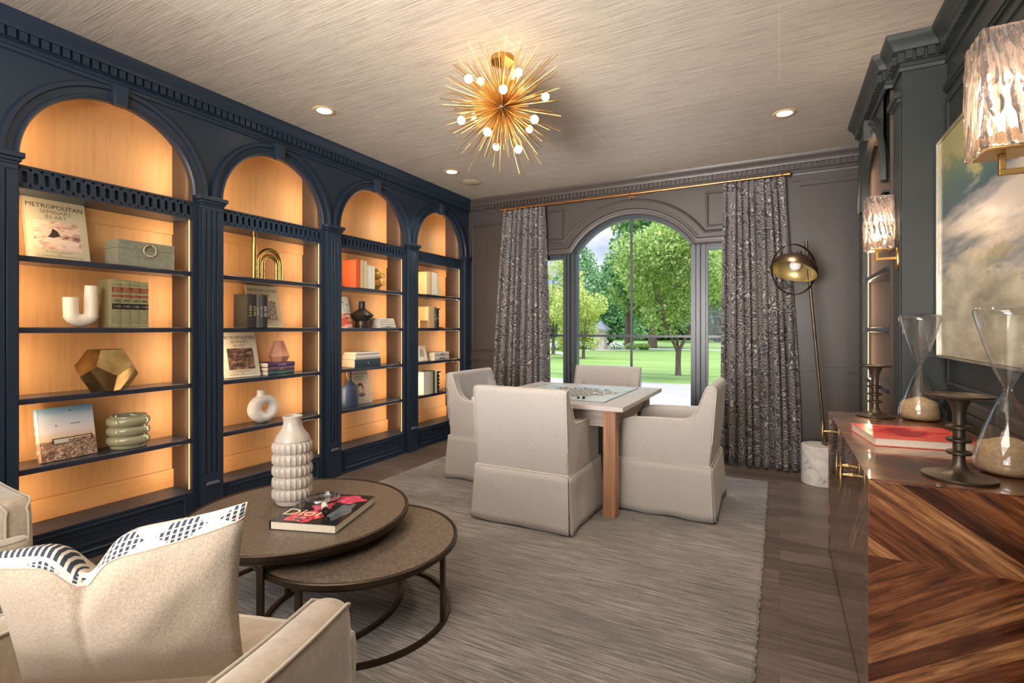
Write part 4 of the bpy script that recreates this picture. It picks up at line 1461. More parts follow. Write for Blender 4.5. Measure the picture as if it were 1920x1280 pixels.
# ================================================================== SCONCES
def sconce(M, label, e):
    c = empty('wall_sconce', M, label, 'wall sconce', 'carved glass wall sconces')
    m = MB(); m.lathe([(.045, 0), (.045, .004), (.041, .008), (.001, .008)], n=40, M=T(0, 0, -.02) @ RX(90) @ Matrix.Diagonal((.62, 1.5, 1, 1)))
    m.build('wall_plate', M_brass, c)
    m = MB(); m.box(-.007, .007, -.10, -.008, -.022, -.008); m.box(-.007, .007, -.1001, -.087, -.008, .03); m.build('arm', M_brass, c, bevel=.001)
    m = MB(); m.box(-.055, .055, -.135, -.045, .030, .036); m.build('base_plate', M_brass, c, bevel=.001)
    m = MB()
    x0, x1, y0, y1, z0, z1, th = -.068, .068, -.148, -.032, .0365, .325, .012
    N = 26
    def wall(a, b, inn):
        rows = []
        for i in range(N + 1):
            f = i / N; r = []
            for j in range(41):
                z = z0 + (z1 - z0) * j / 40
                w = .0035 * math.sin(38 * (z + .35 * f * .12 * 8) + 9 * f + 2.0 * math.sin(14 * z + 3 * f)) * (1 if 0 < j < 40 else .4)
                p = a + (b - a) * f
                r.append(Vector((p.x, p.y, z)) + inn * (w + .0))
            rows.append(r)
        return rows
    cs = [Vector((x0, y0, 0)), Vector((x1, y0, 0)), Vector((x1, y1, 0)), Vector((x0, y1, 0))]
    ns = [Vector((0, -1, 0)), Vector((1, 0, 0)), Vector((0, 1, 0)), Vector((-1, 0, 0))]
    for k in range(4): m.grid(wall(cs[k], cs[(k + 1) % 4], ns[k]))
    o = m.build('glass_shade', M_wavy, c, smooth=60, weld=False)
    sd = o.modifiers.new('t', 'SOLIDIFY'); sd.thickness = .008; sd.offset = -1
    m = MB(); m.cyl((0, -.09, .0365), (0, -.09, .085), .014, n=16); m.build('lamp_socket', M_brass, c)
    m = MB(); m.sph((0, -.09, .125), .034, 20, 14, (1, 1, 1.15)); m.build('bulb', M_bulb, c, smooth=60)
    l = light('sconce_light', 'POINT', (0, 0, 0), e, (1, .80, .58), shadow_soft_size=.03)
    l.parent = c; l.matrix_basis = T(0, -.09, .20)
    return c
sconce(T(.576, 3.46, 1.675) @ RZ(-90), 'wavy glass wall sconce on the far pier, left of the painting', 4)
sconce(T(.585, 1.69, 1.675) @ RZ(-90), 'wavy glass wall sconce at the right edge, nearest the camera', 4)

# ================================================================== CEILING LIGHTS
def downlight(x, y, label):
    c = empty('downlight', T(x, y, H), label, 'downlight', 'recessed ceiling downlights')
    m = MB(); m.lathe([(.052, -.004), (.070, -.008), (.078, -.0035), (.080, -.0003), (.052, -.0003), (.052, -.004)], n=40, cap=False); m.build('trim_ring', pm('downlight_trim', (206, 176, 136), .4), c, smooth=60)
    m = MB(); m.lathe([(.001, -.003), (.0515, -.003), (.0515, -.0005), (.001, -.0005)], n=32); m.build('lens', M_down, c)
    l = light('downlight_beam', 'SPOT', (0, 0, 0), 60, (1, .86, .68), spot_size=R(115), spot_blend=.8, shadow_soft_size=.05)
    l.parent = c; l.matrix_basis = T(0, 0, -.012)
downlight(-2.884, 2.571, 'recessed downlight left of the chandelier')
downlight(-2.889, 4.171, 'recessed downlight near the round ceiling speaker')
downlight(.033, 4.166, 'recessed downlight at right, above the patterned curtain')
downlight(.033, 2.571, 'recessed downlight above the sideboard, hidden by the crown')
sp = empty('ceiling_speaker', T(-2.918, 4.572, H), 'round flush ceiling speaker beside the far downlight', 'speaker')
m = MB(); m.lathe([(.001, -.006), (.098, -.006), (.104, -.003), (.106, -.0003), (.001, -.0003)], n=48); m.build('grille', pm('speaker_grille', (196, 182, 160), .6), sp)
m = MB(); m.lathe([(.1062, -.004), (.112, -.003), (.112, -.0003), (.1062, -.0003), (.1062, -.004)], n=48, cap=False); m.build('rim', pm('speaker_rim', (170, 150, 124), .5), sp)

# ================================================================== CHANDELIER
ch = empty('sputnik_chandelier', T(-1.413, 2.551, H), 'brass starburst chandelier with thin rods and round glowing bulbs', 'chandelier')
m = MB(); m.lathe([(.066, -.0003), (.068, -.006), (.068, -.026), (.064, -.030), (.001, -.030)], n=48); m.build('canopy', M_brass, ch, smooth=40)
m = MB(); m.cyl((0, 0, -.03), (0, 0, -.25), .007, n=12); m.build('stem', M_brass, ch)
m = MB(); m.sph((0, 0, -.285), .045, 24, 16); m.build('core', M_bronze, ch, smooth=60)
cc = Vector((0, 0, -.285))
spike = MB(); spike.lathe([(.0036, 0), (.0036, .56), (.0019, .565), (.0016, .995), (.0008, 1.0)], n=6)
me0 = None
rng = random.Random(21)
dirs = []
NS = 260
for k in range(NS):
    z = 1 - 2 * (k + .5) / NS
    a = k * PI * (3 - math.sqrt(5))
    r = math.sqrt(1 - z * z)
    d = Vector((r * math.cos(a) + rng.uniform(-.05, .05), r * math.sin(a) + rng.uniform(-.05, .05), z + rng.uniform(-.05, .05))).normalized()
    L = rng.choice((.25, .29, .32, .345, .36, .38))
    if rng.random() < .14: L = .41
    if d.z > .2: L = min(L, (.275 / d.z))
    dirs.append((d, L))
dirs.sort(key=lambda q: -q[1])
M_rod = nm('chandelier_rod_brass', [(0, (196, 150, 84)), (1, (222, 178, 108))], ns=4, rough=.3, metal=.9)
so = spike.build('rod', M_rod, ch, smooth=60)
rest = MB()
for k, (d, L) in enumerate(dirs):
    Mx = Matrix.Translation(cc + d * .04) @ d.to_track_quat('Z', 'Y').to_matrix().to_4x4() @ Matrix.Diagonal((1, 1, L - .04, 1))
    if k < 100:
        o = so if k == 0 else so.copy()
        if k: COL.objects.link(o); o.parent = ch
        o.matrix_basis = Mx
    else:
        rest.lathe([(.0036, 0), (.0036, .56), (.0019, .565), (.0016, .995), (.0008, 1.0)], n=6, M=Mx)
ro = rest.build('inner_rods', M_rod, ch, smooth=60); ro['kind'] = 'stuff'
bd = []
for k in range(14):
    z = 1 - 2 * (k + .5) / 14
    a = k * PI * (3 - math.sqrt(5)) + 1.0
    r = math.sqrt(1 - z * z)
    bd.append(Vector((r * math.cos(a), r * math.sin(a), z * .98)).normalized())
for d in bd:
    L = .235
    if d.z > .55: L = .19
    p = cc + d * L
    m = MB(); m.cyl(cc + d * .04, p - d * .045, .0045, n=8); m.cyl(p - d * .045, p - d * .005, .0085, n=12)
    arm_ = m.build('bulb_arm', M_rod, ch)
    m = MB(); m.sph(p + d * .018, .0225, 18, 12); bo = m.build('bulb', M_bulb, arm_, smooth=60)
    l = light('bulb_light', 'POINT', (0, 0, 0), 4.5, (1, .74, .44), shadow_soft_size=.022)
    l.parent = ch; l.location = p + d * .018

# ================================================================== THINGS ON THE SHELVES
def LM(y, inset, z): return T(XL - inset, y, z + .0004) @ RZ(90)
S1, S2, S3, S4 = SH
STAND = RZ(90)
def spine_band(b, w, th, z0, z1, mat, name='spine_band', pr=.0008):
    m = MB()
    sp = [(-w / 2 + .002, -th / 2 - pr * .3), (-w / 2 - .001 - pr, -th / 4), (-w / 2 - .002 - pr, 0), (-w / 2 - .001 - pr, th / 4), (-w / 2 + .002, th / 2 + pr * .3)]
    m.prism(sp, 2, z0, z1)
    return m.build(name, mat, b, smooth=40)
SPINE = RZ(-90) @ FRONT
def spine_text(b, w, lines, mat, rot=0):
    M = T(-w / 2 - .0034, 0, 0) @ SPINE
    if rot: M = M @ RZ(rot)
    return text('spine_lettering', lines, mat, b, M)
def cmat(n, c, r=.6): return pm(n, c, r)

# --- large art books shown cover-first
mart = nm('art_book_cover', [(.3, (190, 180, 152)), (.7, (204, 194, 168))], ns=3, rough=.7)
mart2 = nm('art_book_cover_pale', [(.3, (206, 200, 184)), (.7, (222, 216, 200))], ns=3, rough=.7)
mink = pm('dark_ink', (62, 56, 46), .7)
mink2 = pm('grey_ink', (120, 112, 96), .7)
def art_book(M, label, w, h, cover, pm_, title_col=mink, face=None):
    b = book(M, label, w, h, .022, cover, group='art seminar books shown cover first')
    F = T(0, -.0111, 0) @ FRONT
    k = w / .27
    text('cover_title', [('METROPOLITAN', .0335 * k, 0, h - .050 * k)], mink, b, F)
    text('cover_title', [('SEMINARS', .030 * k, 0, h - .080 * k), ('IN ART', .030 * k, 0, h - .108 * k)], mink2, b, F)
    m = MB()
    pw, ph = w * .37, h * .50
    m.box(-pw, pw, -.0114, -.0110, h * .17, h * .64); m.build('cover_picture', pm_, b)
    text('cover_credit', [('BY JOHN CANADAY', .0125 * k, 0, h * .115), (marks(9), .008 * k, 0, h * .085), ('THE METROPOLITAN MUSEUM OF ART', .0118 * k, 0, h * .045)], mink2, b, F)
    return b
P1 = pic('faded_boat_picture', [(.30, (84, 66, 66)), (.42, (200, 160, 140)), (.55, (232, 206, 188)), (.7, (212, 190, 180)), (.8, (150, 120, 110))], scale=(1, 1, 1.6), ns=2.6, detail=7, dist=1, rough=.6, coat=0)
P2 = pic('stone_carving_picture', [(.35, (70, 62, 66)), (.5, (140, 128, 124)), (.62, (196, 186, 178))], ns=9, detail=6, dist=2.5, rough=.6, coat=0)
P3 = pic('dark_woodland_picture', [(.35, (50, 38, 40)), (.52, (104, 80, 74)), (.66, (176, 140, 100))], scale=(1, 1, 1.5), ns=5, detail=8, dist=.6, rough=.6, coat=0)
P4 = pic('pink_portrait_ground', [(.35, (214, 190, 176)), (.55, (232, 206, 196)), (.7, (240, 224, 214))], ns=5, rough=.6, coat=0)
LEAN = RX(-13)
A1 = art_book(LM(1.293, .125, S1) @ LEAN, 'pale art book with a faded boat picture, top shelf of the nearest bookcase', .275, .345, mart, P1)
m = MB(); m.prism([(-.07, .098), (.085, .082), (.098, .112), (.02, .122), (-.05, .128)], 2, 0, .0004)
m.build('pale_hull_shape', cmat('hull_print', (228, 208, 190)), A1, M=T(0, -.0115, 0) @ FRONT, smooth=0)
m = MB(); m.prism([(-.045, .128), (-.02, .125), (.012, .14), (.0, .165), (-.02, .18), (-.03, .15)], 2, 0, .0005)
m.build('dark_figure_shape', cmat('figure_print', (60, 48, 44)), A1, M=T(0, -.0115, 0) @ FRONT, smooth=0)
art_book(LM(2.585, .150, S2) @ LEAN, 'pale art book with a grey stone carving picture, behind the dark books', .275, .335, mart, P2)
art_book(LM(2.362, .115, S3) @ LEAN, 'pale art book with a dark woodland picture, beside the terracotta vase', .275, .335, mart2, P3)
A4 = art_book(LM(3.60, .150, S4) @ LEAN, 'pale art book with a pink portrait, beside the blue bottle', .26, .325, mart2, P4)
F = T(0, -.0116, 0) @ FRONT
for nm_, mt, args in (('pink_ground_shape', cmat('pink_print', (226, 160, 150)), (.0, .135, .062, .075, 2, 26, 3, .05)), ('hair_shape', cmat('hair_print', (70, 60, 66)), (0, .155, .034, .045, 1, 26, 2, .05)), ('face_shape', cmat('face_print', (232, 206, 188)), (0, .140, .022, .032, 1, 26, 2, .03)), ('shoulder_shape', cmat('shoulder_print', (96, 88, 104)), (0, .082, .05, .018, 3, 26, 2, .06))):
    m = MB(); z = {'pink_ground_shape': .0002, 'hair_shape': .0004, 'face_shape': .0006, 'shoulder_shape': .0005}[nm_]
    m.prism(blob(*args[:5], n=args[5], lobes=args[6], amp=args[7]), 2, 0, z); m.build(nm_, mt, A4, M=F, smooth=0)

# --- bay 1
bx = empty('keepsake_box', LM(1.675, .09, S1), 'grey-green lidded box with a pale ring clasp, top shelf nearest bookcase', 'box')
mshag = nm('grey_green_shagreen', [(.3, (134, 134, 116)), (.7, (154, 154, 136))], ns=60, rough=.4, bmp=.1)
m = MB(); m.box(-.155, .155, -.075, .075, 0, .10); m.build('box_body', mshag, bx, bevel=.002)
m = MB(); m.box(-.155, .155, -.075, .075, .1008, .150); m.build('lid', mshag, bx, bevel=.002)
m = MB()
m.tube([(.012 + .034 * math.cos(a), -.083, .098 + .034 * math.sin(a)) for a in [2 * PI * k / 40 for k in range(40)]], [.0042 + .0018 * (k % 4 == 0) for k in range(40)], 8, closed=True)
m.build('ring_clasp', pm('pale_horn', (214, 200, 164), .3, .4), bx, smooth=60)
m = MB(); m.cyl((.012, -.0751, .132), (.012, -.088, .132), .006, n=12); m.build('clasp_stud', M_brass, bx)

jv = empty('j_shaped_vase', LM(1.378, .095, S2), 'cream ceramic vase shaped like the letter J', 'vase')
m = MB()
pts = [(-.048, 0, .165), (-.048, 0, .12), (-.046, 0, .085)] + [(.0 - .046 * math.cos(a), 0, .075 - .036 * math.sin(a)) for a in [PI * k / 12 for k in range(1, 12)]] + [(.046, 0, .085), (.047, 0, .14), (.048, 0, .236)]
m.tube(pts, [.034] * 3 + [.037] * 11 + [.034] * 2 + [.030], 20)
m.bm.verts.ensure_lookup_table()
for vt in m.bm.verts:
    if vt.co.z < .004: vt.co.z = .004 - .004
o = m.build('vase_body', pm('cream_ceramic', (240, 226, 206), .35), jv, smooth=60)
for (x, z, r) in ((-.048, .165, .030), (.048, .236, .026)):
    m = MB(); m.lathe([(r, .0), (r + .003, .0015), (r, .003), (r - .003, .0015), (r, 0)], n=24, c=(x, 0, z), cap=False); m.build('mouth_rim', MATS['cream_ceramic'], jv, smooth=60)

mlaw = nm('law_book_buckram', [(.3, (132, 128, 92)), (.7, (152, 147, 110))], ns=40, rough=.6)
mred_l = cmat('red_label', (142, 42, 30), .5); mblk_l = cmat('black_label', (34, 34, 34), .5); mgold_l = pm('gold_rule', (222, 202, 150), .4, .4)
nums = ['246', '247', '247', '248']
ords = ['leftmost', 'second', 'third', 'rightmost']
y = 1.497
for k in range(4):
    th, h, w = .0465, .282 - .003 * k, .165
    b = book(LM(y + th / 2, .105, S2) @ STAND, 'khaki law book with red and black spine labels, %s of the four' % ords[k], w, h, th, mlaw, group='khaki law books')
    spine_band(b, w, th, .205, .235, mred_l, 'red_label'); spine_band(b, w, th, .176, .190, mred_l, 'red_label'); spine_band(b, w, th, .105, .140, mblk_l, 'black_label')
    for z in (.236, .202, .192, .172, .142, .1015, .262, .012): spine_band(b, w, th, z, z + .002, mgold_l, 'gold_rule')
    spine_text(b, w, [('NORTH', .0085, 0, .225), ('WESTERN', .0085, 0, .2165), ('REPORTER', .0085, 0, .208), ('2d Series', .009, 0, .1795)], mgold_l)
    spine_text(b, w, [(nums[k], .019, 0, .150)], mink)
    m = MB(); m.tube([(-w / 2 - .0035, -.010 + .006 * math.cos(a), .1225 + .006 * math.sin(a)) for a in [2 * PI * q / 12 for q in range(12)]], .0009, 4, closed=True)
    m.box(-w / 2 - .0045, -w / 2 - .003, -.004, .016, .1215, .1235); m.build('key_emblem', mgold_l, b)
    y += th + .0012

pv = empty('faceted_brass_vase', LM(1.495, .075, S3), 'faceted brass dodecahedron vase on the third shelf of the nearest bookcase', 'vase')
a_ = .1065
rings4 = [(.8507 * a_, 0, 36), (1.3764 * a_, .8507 * a_, 36), (1.3764 * a_, 1.3764 * a_, 0), (.8507 * a_, 2.227 * a_, 0)]
bmv = MB()
vv = []
for r, z, ph in rings4:
    vv.append([bmv.bm.verts.new((r * math.cos(R(72 * k + ph + 12)), r * math.sin(R(72 * k + ph + 12)), z)) for k in range(5)])
bmesh.ops.convex_hull(bmv.bm, input=bmv.bm.verts[:])
bmesh.ops.dissolve_limit(bmv.bm, angle_limit=R(2), verts=bmv.bm.verts[:], edges=bmv.bm.edges[:])
bmv.build('vase_body', M_oldbrass, pv, smooth=0, bevel=.0015)
m = MB(); m.lathe([(.0, 0), (.07, 0), (.07, .0006), (.0, .0006)], n=5, c=(0, 0, 2.227 * a_), M=RZ(12)); m.build('dark_mouth_patch', M_black, pv, smooth=0)  # dark patch on the closed top, standing in for a shaded opening

# picture book with a desert house
skym, t, bb = newmat('sky_and_desert_print')
s_ = sep(t, coords(t, (1, 1, 1), 'Generated'))
fz = noise(t, coords(t, (1, 1, 1), 'Generated'), 3, 4)
zz = math_n(t, 'ADD', s_[2], math_n(t, 'MULTIPLY', math_n(t, 'SUBTRACT', fz, .5), .12))
skyc = ramp(t, zz, [(.38, (222, 190, 150)), (.55, (224, 216, 220)), (.85, (190, 206, 224)), (1, (110, 168, 206))])
gr = ramp(t, noise(t, coords(t, (1, 1, 1), 'Generated'), 14, 8, .7, 1.5), [(.35, (60, 50, 52)), (.5, (146, 112, 92)), (.65, (228, 204, 186))])
t.links.new(mix(t, math_n(t, 'LESS_THAN', s_[2], .37), skyc, gr), bb.inputs['Base Color'])
bb.inputs['Roughness'].default_value = .3
hb = book(LM(1.325, .10, S4) @ RZ(6) @ RX(-11), 'square picture book with a desert house under blue sky, lowest shelf', .262, .285, .034, skym, cat='book')
F = T(0, -.0172, 0) @ FRONT
m = MB(); m.box(-.075, .115, .112, .117, 0, .0004); m.box(-.075, -.069, .09, .112, 0, .0004); m.box(.109, .115, .092, .112, 0, .0004); m.box(-.069, .06, .086, .089, 0, .0004)
m.build('house_shape', mblk_l, hb, M=F, smooth=0)
m = MB(); m.box(-.066, .0, .089, .110, 0, .0003); m.build('house_window_shape', cmat('window_print', (196, 196, 186)), hb, M=F, smooth=0)
text('cover_lettering', [(marks(5), .008, -.05, .185), (marks(1, 5, 2, 3, 6, 9), .0055, .04, .187), (marks(12), .005, .02, .262)], mink, hb, F @ T(0, 0, .0002))
spine_text(hb, .262, [(c_, .030, 0, .255 - .052 * i) for i, c_ in enumerate(' AOPO')], M_white)

mgl = nm('glazed_sage_ceramic', [(.3, (146, 142, 112)), (.7, (166, 160, 130))], ns=3, rough=.08, coat=.6)
bw = empty('ringed_bowl', LM(1.622, .118, S4), 'glossy sage ceramic pot of three stacked rings, lowest shelf', 'pot')
pr_ = [(.001, .0), (.088, .0), (.092, .004), (.093, .018)]
for k in range(3):
    z0 = .020 + k * .056
    for q in range(9):
        a = -PI / 2 + PI * q / 8
        pr_.append((.093 + .018 * math.cos(a), z0 + .028 + .0265 * math.sin(a)))
pr_ += [(.091, .1925), (.088, .189), (.086, .17), (.085, .03), (.001, .012)]
m = MB(); m.lathe(pr_, n=56, cap=False); m.build('pot_body', mgl, bw, smooth=50)
m = MB(); m.lathe([(.0925, .1905), (.0945, .1925), (.0925, .1945), (.0905, .1925), (.0925, .1905)], n=48, cap=False); m.build('rim', mgl, bw, smooth=60)

# --- bay 2
hs = empty('letter_sculpture', LM(2.57, .12, S1), 'brass tube sculpture shaped like a lowercase h', 'sculpture')
def arch_tube(x0, x1, z0, zc, r, zs=0.0):
    cx, rr = (x0 + x1) / 2, (x1 - x0) / 2
    return [(x0, 0, z0), (x0, 0, (z0 + zc) / 2)] + [(cx - rr * math.cos(a), 0, zc + rr * 1.05 * math.sin(a)) for a in [PI * k / 16 for k in range(17)]] + [(x1, 0, zc * .5), (x1, 0, zs)]
mh = nm('polished_brass', [(0, (196, 158, 92)), (1, (222, 186, 122))], ns=12, rough=.24, metal=1)
m = MB(); m.tube([(-.115, 0, 0), (-.113, 0, .15), (-.112, 0, .345)], [.019, .019, .0185], 18); m.sph((-.112, 0, .345), .0185, 18, 10); m.build('stem', mh, hs, smooth=60)
m = MB(); m.tube(arch_tube(-.078, .112, .0, .135, .017), .0165, 16); m.build('outer_arch', mh, hs, smooth=60)
m = MB(); m.tube(arch_tube(-.045, .079, .0, .125, .014), .0155, 16); m.build('inner_arch', mh, hs, smooth=60)

def row(y, z, inset, specs, group):
    for (th, h, w, col, lab, lines, tcol) in specs:
        b = book(LM(y + th / 2, inset, z) @ STAND, lab, w, h, th, col, group=group)
        if lines: spine_text(b, w, [(q[0], q[1], -q[2], q[3]) for q in lines], tcol, -90)
        y += th + .0008
    return y
dk = cmat('dark_green_cloth', (52, 52, 46)); bk = cmat('charcoal_cloth', (40, 38, 38)); gy = cmat('grey_cloth', (104, 100, 94)); br = cmat('brown_cloth', (112, 92, 66))
sl = cmat('slate_cloth', (78, 80, 84))
cream_t = cmat('cream_ink', (226, 214, 170))
row(2.325, S2, .085, [
    (.040, .245, .165, br if False else dk, 'thick dark book with yellow lettering, leftmost of the five in second bookcase', [(marks(7, 2, 3), .022, .12, -.007)], cmat('yellow_ink', (214, 200, 110))),
    (.026, .243, .165, bk, 'black book with cream lettering, second of the five in second bookcase', [(marks(3, 3, 7), .018, .12, -.006)], cream_t),
    (.026, .240, .16, gy, 'grey book, third of the five in second bookcase', [(marks(6, 8), .016, .12, -.006)], cream_t),
    (.030, .238, .16, sl, 'slate book with white lettering, fourth of the five in second bookcase', [(marks(7, 2, 2, 6), .015, .12, -.005)], M_white),
    (.034, .242, .16, bk, 'black book with bold white lettering, rightmost of the five', [(marks(6, 5), .026, .12, -.009)], M_white)], 'dark books in the second bookcase')

def stack(y0, z, inset, specs, group):
    """specs bottom to top: (length along y, depth, thickness, mat, label, text, textmat, shift)"""
    for (h, w, th, col, lab, tx, tm, sh) in specs:
        b = book(LM(y0 + sh + h / 2, inset + w / 2 - .06, z + th / 2) @ T(h / 2, 0, 0) @ RZ(90) @ FLAT, lab, w, h, th, col, group=group)
        if tx: text('spine_lettering', [(tx, th * .55, -h * .5, -th * .2)], tm, b, T(-w / 2 - .0034, 0, 0) @ Matrix(((0, 0, -1, 0), (0, -1, 0, 0), (-1, 0, 0, 0), (0, 0, 0, 1))))
        z += th + .0006
    return z
plum = cmat('plum_cloth', (84, 58, 92)); mauve = cmat('mauve_cloth', (112, 84, 98)); teal_ = cmat('slate_teal_cloth', (70, 88, 98))
zt = stack(2.525, S3, .115, [
    (.235, .17, .031, teal_, 'slate blue book at the bottom of the stack under the terracotta vase', marks(3, 5, 6), cmat('teal_ink', (110, 170, 160)), 0),
    (.235, .17, .030, mauve, 'mauve book in the middle of the stack under the terracotta vase', marks(10), cmat('mauve_ink', (190, 180, 150)), 0),
    (.240, .17, .033, plum, 'purple book on top of the stack under the terracotta vase', marks(2, 2, 10), cmat('violet_ink', (196, 170, 220)), 0)], 'stack of purple and slate books')
tv = empty('faceted_terracotta_vase', LM(2.665, .115, zt), 'small faceted terracotta vase on the stack of purple books', 'vase')
m = MB(); m.lathe([(.055, 0), (.080, .045), (.036, .165), (.032, .165), (.045, .10), (.001, .09)], n=6, M=RZ(12)); m.build('vase_body', nm('terracotta', [(.3, (186, 128, 104)), (.7, (204, 148, 124))], ns=5, rough=.6), tv, smooth=0, bevel=.001)

dv = empty('ring_vase', LM(2.525, .115, S4), 'white ring-shaped vase with an off-centre hole, second bookcase', 'vase')
m = MB(); rows_ = []
for i in range(72):
    a = 2 * PI * i / 72
    o_ = Vector((.125 * math.cos(a), .108 + .108 * math.sin(a))); n_ = Vector((.020 + .031 * math.cos(a), .112 + .031 * math.sin(a)))
    if o_.y < .006: o_.y = .0
    c_ = (o_ + n_) / 2; h_ = (o_ - n_) / 2; rows_.append([Vector((c_.x + h_.x * math.cos(b_), .040 * math.sin(b_), c_.y + h_.y * math.cos(b_))) for b_ in [2 * PI * k / 20 for k in range(20)]])
m.grid(rows_, closeu=True, closev=True); m.build('vase_body', nm('chalk_white_ceramic', [(.3, (230, 224, 218)), (.7, (244, 240, 236))], ns=30, rough=.6), dv, smooth=70)
m = MB(); m.lathe([(.032, .205), (.025, .222), (.0265, .246), (.0285, .250), (.024, .250), (.021, .23), (.001, .22)], c=(-.018, 0, 0), n=28); m.build('neck', MATS['chalk_white_ceramic'], dv, smooth=50)

# --- bay 3
orange = cmat('orange_cloth', (226, 92, 52)); cream = cmat('cream_cloth', (226, 208, 168)); ivory = cmat('ivory_cloth', (236, 230, 218)); sand_ = cmat('sand_cloth', (214, 192, 150))
row(3.37, S1, .075, [
    (.048, .252, .17, orange, 'orange book, leftmost in the row of the third bookcase', None, None),
    (.050, .252, .165, sand_, 'thick sand-coloured book next to the orange one', None, None),
    (.040, .249, .16, cream, 'cream book beside the thick sand-coloured one', None, None),
    (.034, .218, .15, ivory, 'ivory book, third from the amber vase', None, None),
    (.034, .216, .15, ivory, 'ivory book, second from the amber vase', None, None),
    (.034, .214, .15, ivory, 'ivory book, touching the amber vase', None, None)], 'orange and cream books on the top shelf of the third bookcase')
am = empty('amber_glass_vase', LM(3.72, .115, S1), 'amber glass vase with two round bulges, top shelf', 'vase')
mamb = pm('amber_glass', (214, 176, 62), .08, trans=.55, coat=.5)
m = MB(); pr_ = [(.001, 0), (.052, 0), (.055, .004), (.055, .028)]
for k in range(2):
    z0 = .03 + k * .078
    for q in range(9):
        a = -PI / 2 + PI * q / 8; pr_.append((.056 + .030 * math.cos(a), z0 + .037 + .034 * math.sin(a)))
pr_ += [(.054, .188), (.054, .208), (.050, .208), (.049, .19), (.001, .18)]
m.lathe(pr_, n=40); m.build('vase_body', mamb, am, smooth=50)
for k in range(2):
    m = MB(); zc = .067 + .078 * k
    m.tube([(.050 + .017 * math.cos(a), -.074, zc + .017 * math.sin(a)) for a in [2 * PI * q / 20 for q in range(20)]], .0045, 8, closed=True); m.build('round_prunt', mamb, am, smooth=60)

pbm, t, bb = newmat('palm_street_print')
s_ = sep(t, coords(t, (1, 1, 1), 'Generated'))
gr = ramp(t, noise(t, coords(t, (1, 1, 3), 'Generated'), 5, 6, .6, 1), [(.35, (90, 60, 60)), (.5, (220, 140, 124)), (.65, (240, 220, 214))])
t.links.new(mix(t, math_n(t, 'LESS_THAN', s_[2], .46), lin((212, 224, 230)), gr), bb.inputs['Base Color']); bb.inputs['Roughness'].default_value = .35
pb = book(LM(3.345, .14, S2) @ LEAN, 'picture book with palm trees and a pink car, beside the black vase', .235, .295, .018, pbm)
F = T(0, -.0093, 0) @ FRONT
for (x, z0, z1) in ((.0, .14, .215), (.045, .15, .24), (.09, .145, .22)):
    m = MB(); m.box(x - .0015, x + .0015, z0, z1, 0, .0003)
    for k in range(7):
        a = PI * k / 6; m.prism([(x, z1 - .002), (x + .018 * math.cos(a), z1 + .012 * math.sin(a) - .003), (x + .004 * math.cos(a + .4), z1 + .004)], 2, 0, .0003)
    m.build('palm_shape', cmat('palm_print', (54, 62, 60)), pb, M=F, smooth=0)
m = MB(); m.prism([(-.02, .03), (.115, .03), (.115, .055), (.09, .066), (.06, .068), (.045, .085), (.0, .085), (-.02, .066)], 2, 0, .0004); m.build('car_shape', cmat('car_print', (206, 96, 80)), pb, M=F, smooth=0)
text('cover_lettering', [(marks(10, 6), .016, .0, .262)], mink2, pb, F @ T(0, 0, .0003))

bv = empty('black_vase', LM(3.575, .125, S2), 'matte black vase with a wide angular waist and narrow neck', 'vase')
m = MB(); m.lathe([(.001, 0), (.060, 0), (.062, .003), (.062, .064), (.070, .070), (.106, .116), (.108, .122), (.104, .128), (.040, .172), (.031, .184), (.029, .246), (.031, .251), (.026, .251), (.024, .19), (.001, .18)], n=48); m.build('vase_body', nm('black_stoneware', [(.3, (42, 36, 34)), (.7, (54, 46, 42))], ns=12, rough=.32), bv, smooth=30)
m = MB(); m.lathe([(.0625, .012), (.0635, .014), (.0635, .058), (.0625, .060)], n=48); m.build('foot_band', nm('burnished_foot', [(.3, (64, 52, 44)), (.7, (92, 76, 62))], ns=8, rough=.28, metal=.5), bv, smooth=30)
stack(3.725, S2, .095, [
    (.225, .15, .028, ivory, 'ivory book at the bottom of the small stack beside the black vase', marks(5, 2, 5, 3), mink, 0),
    (.212, .15, .024, ivory, 'ivory book, second from the bottom of the small stack', None, None, 0),
    (.205, .145, .020, ivory, 'ivory book, third from the bottom of the small stack', None, None, 0),
    (.190, .14, .019, ivory, 'ivory book on top of the small stack beside the black vase', None, None, .004)], 'small stack of ivory books')
stack(3.40, S3, .10, [
    (.335, .17, .072, cmat('navy_cloth', (66, 82, 94)), 'thick navy book under two white ones, third bookcase', '+', M_white, 0),
    (.325, .165, .040, M_white, 'white book lying on the thick navy book', None, None, .002),
    (.300, .155, .026, ivory, 'thin ivory book on top of the white and navy ones', None, None, .01)], 'navy and white stack in the third bookcase')
bt_ = empty('blue_bottle_vase', LM(3.395, .10, S4), 'matte blue bottle vase with a thin neck, lowest shelf of third bookcase', 'vase')
mbl = nm('blue_stoneware', [(.3, (58, 72, 98)), (.7, (72, 88, 116))], ns=9, rough=.4)
m = MB(); m.lathe([(.001, 0), (.080, 0), (.086, .006), (.094, .03), (.096, .10), (.096, .165), (.090, .185), (.045, .218), (.026, .235), (.019, .25)], n=44, sy=.62); m.build('bottle_body', mbl, bt_, smooth=40)
m = MB(); m.lathe([(.0188, .2502), (.0165, .29), (.0185, .322), (.0155, .322), (.013, .29), (.001, .28)], n=28); m.build('neck', nm('umber_neck', [(.3, (80, 56, 44)), (.7, (98, 70, 54))], ns=9, rough=.4), bt_, smooth=40)

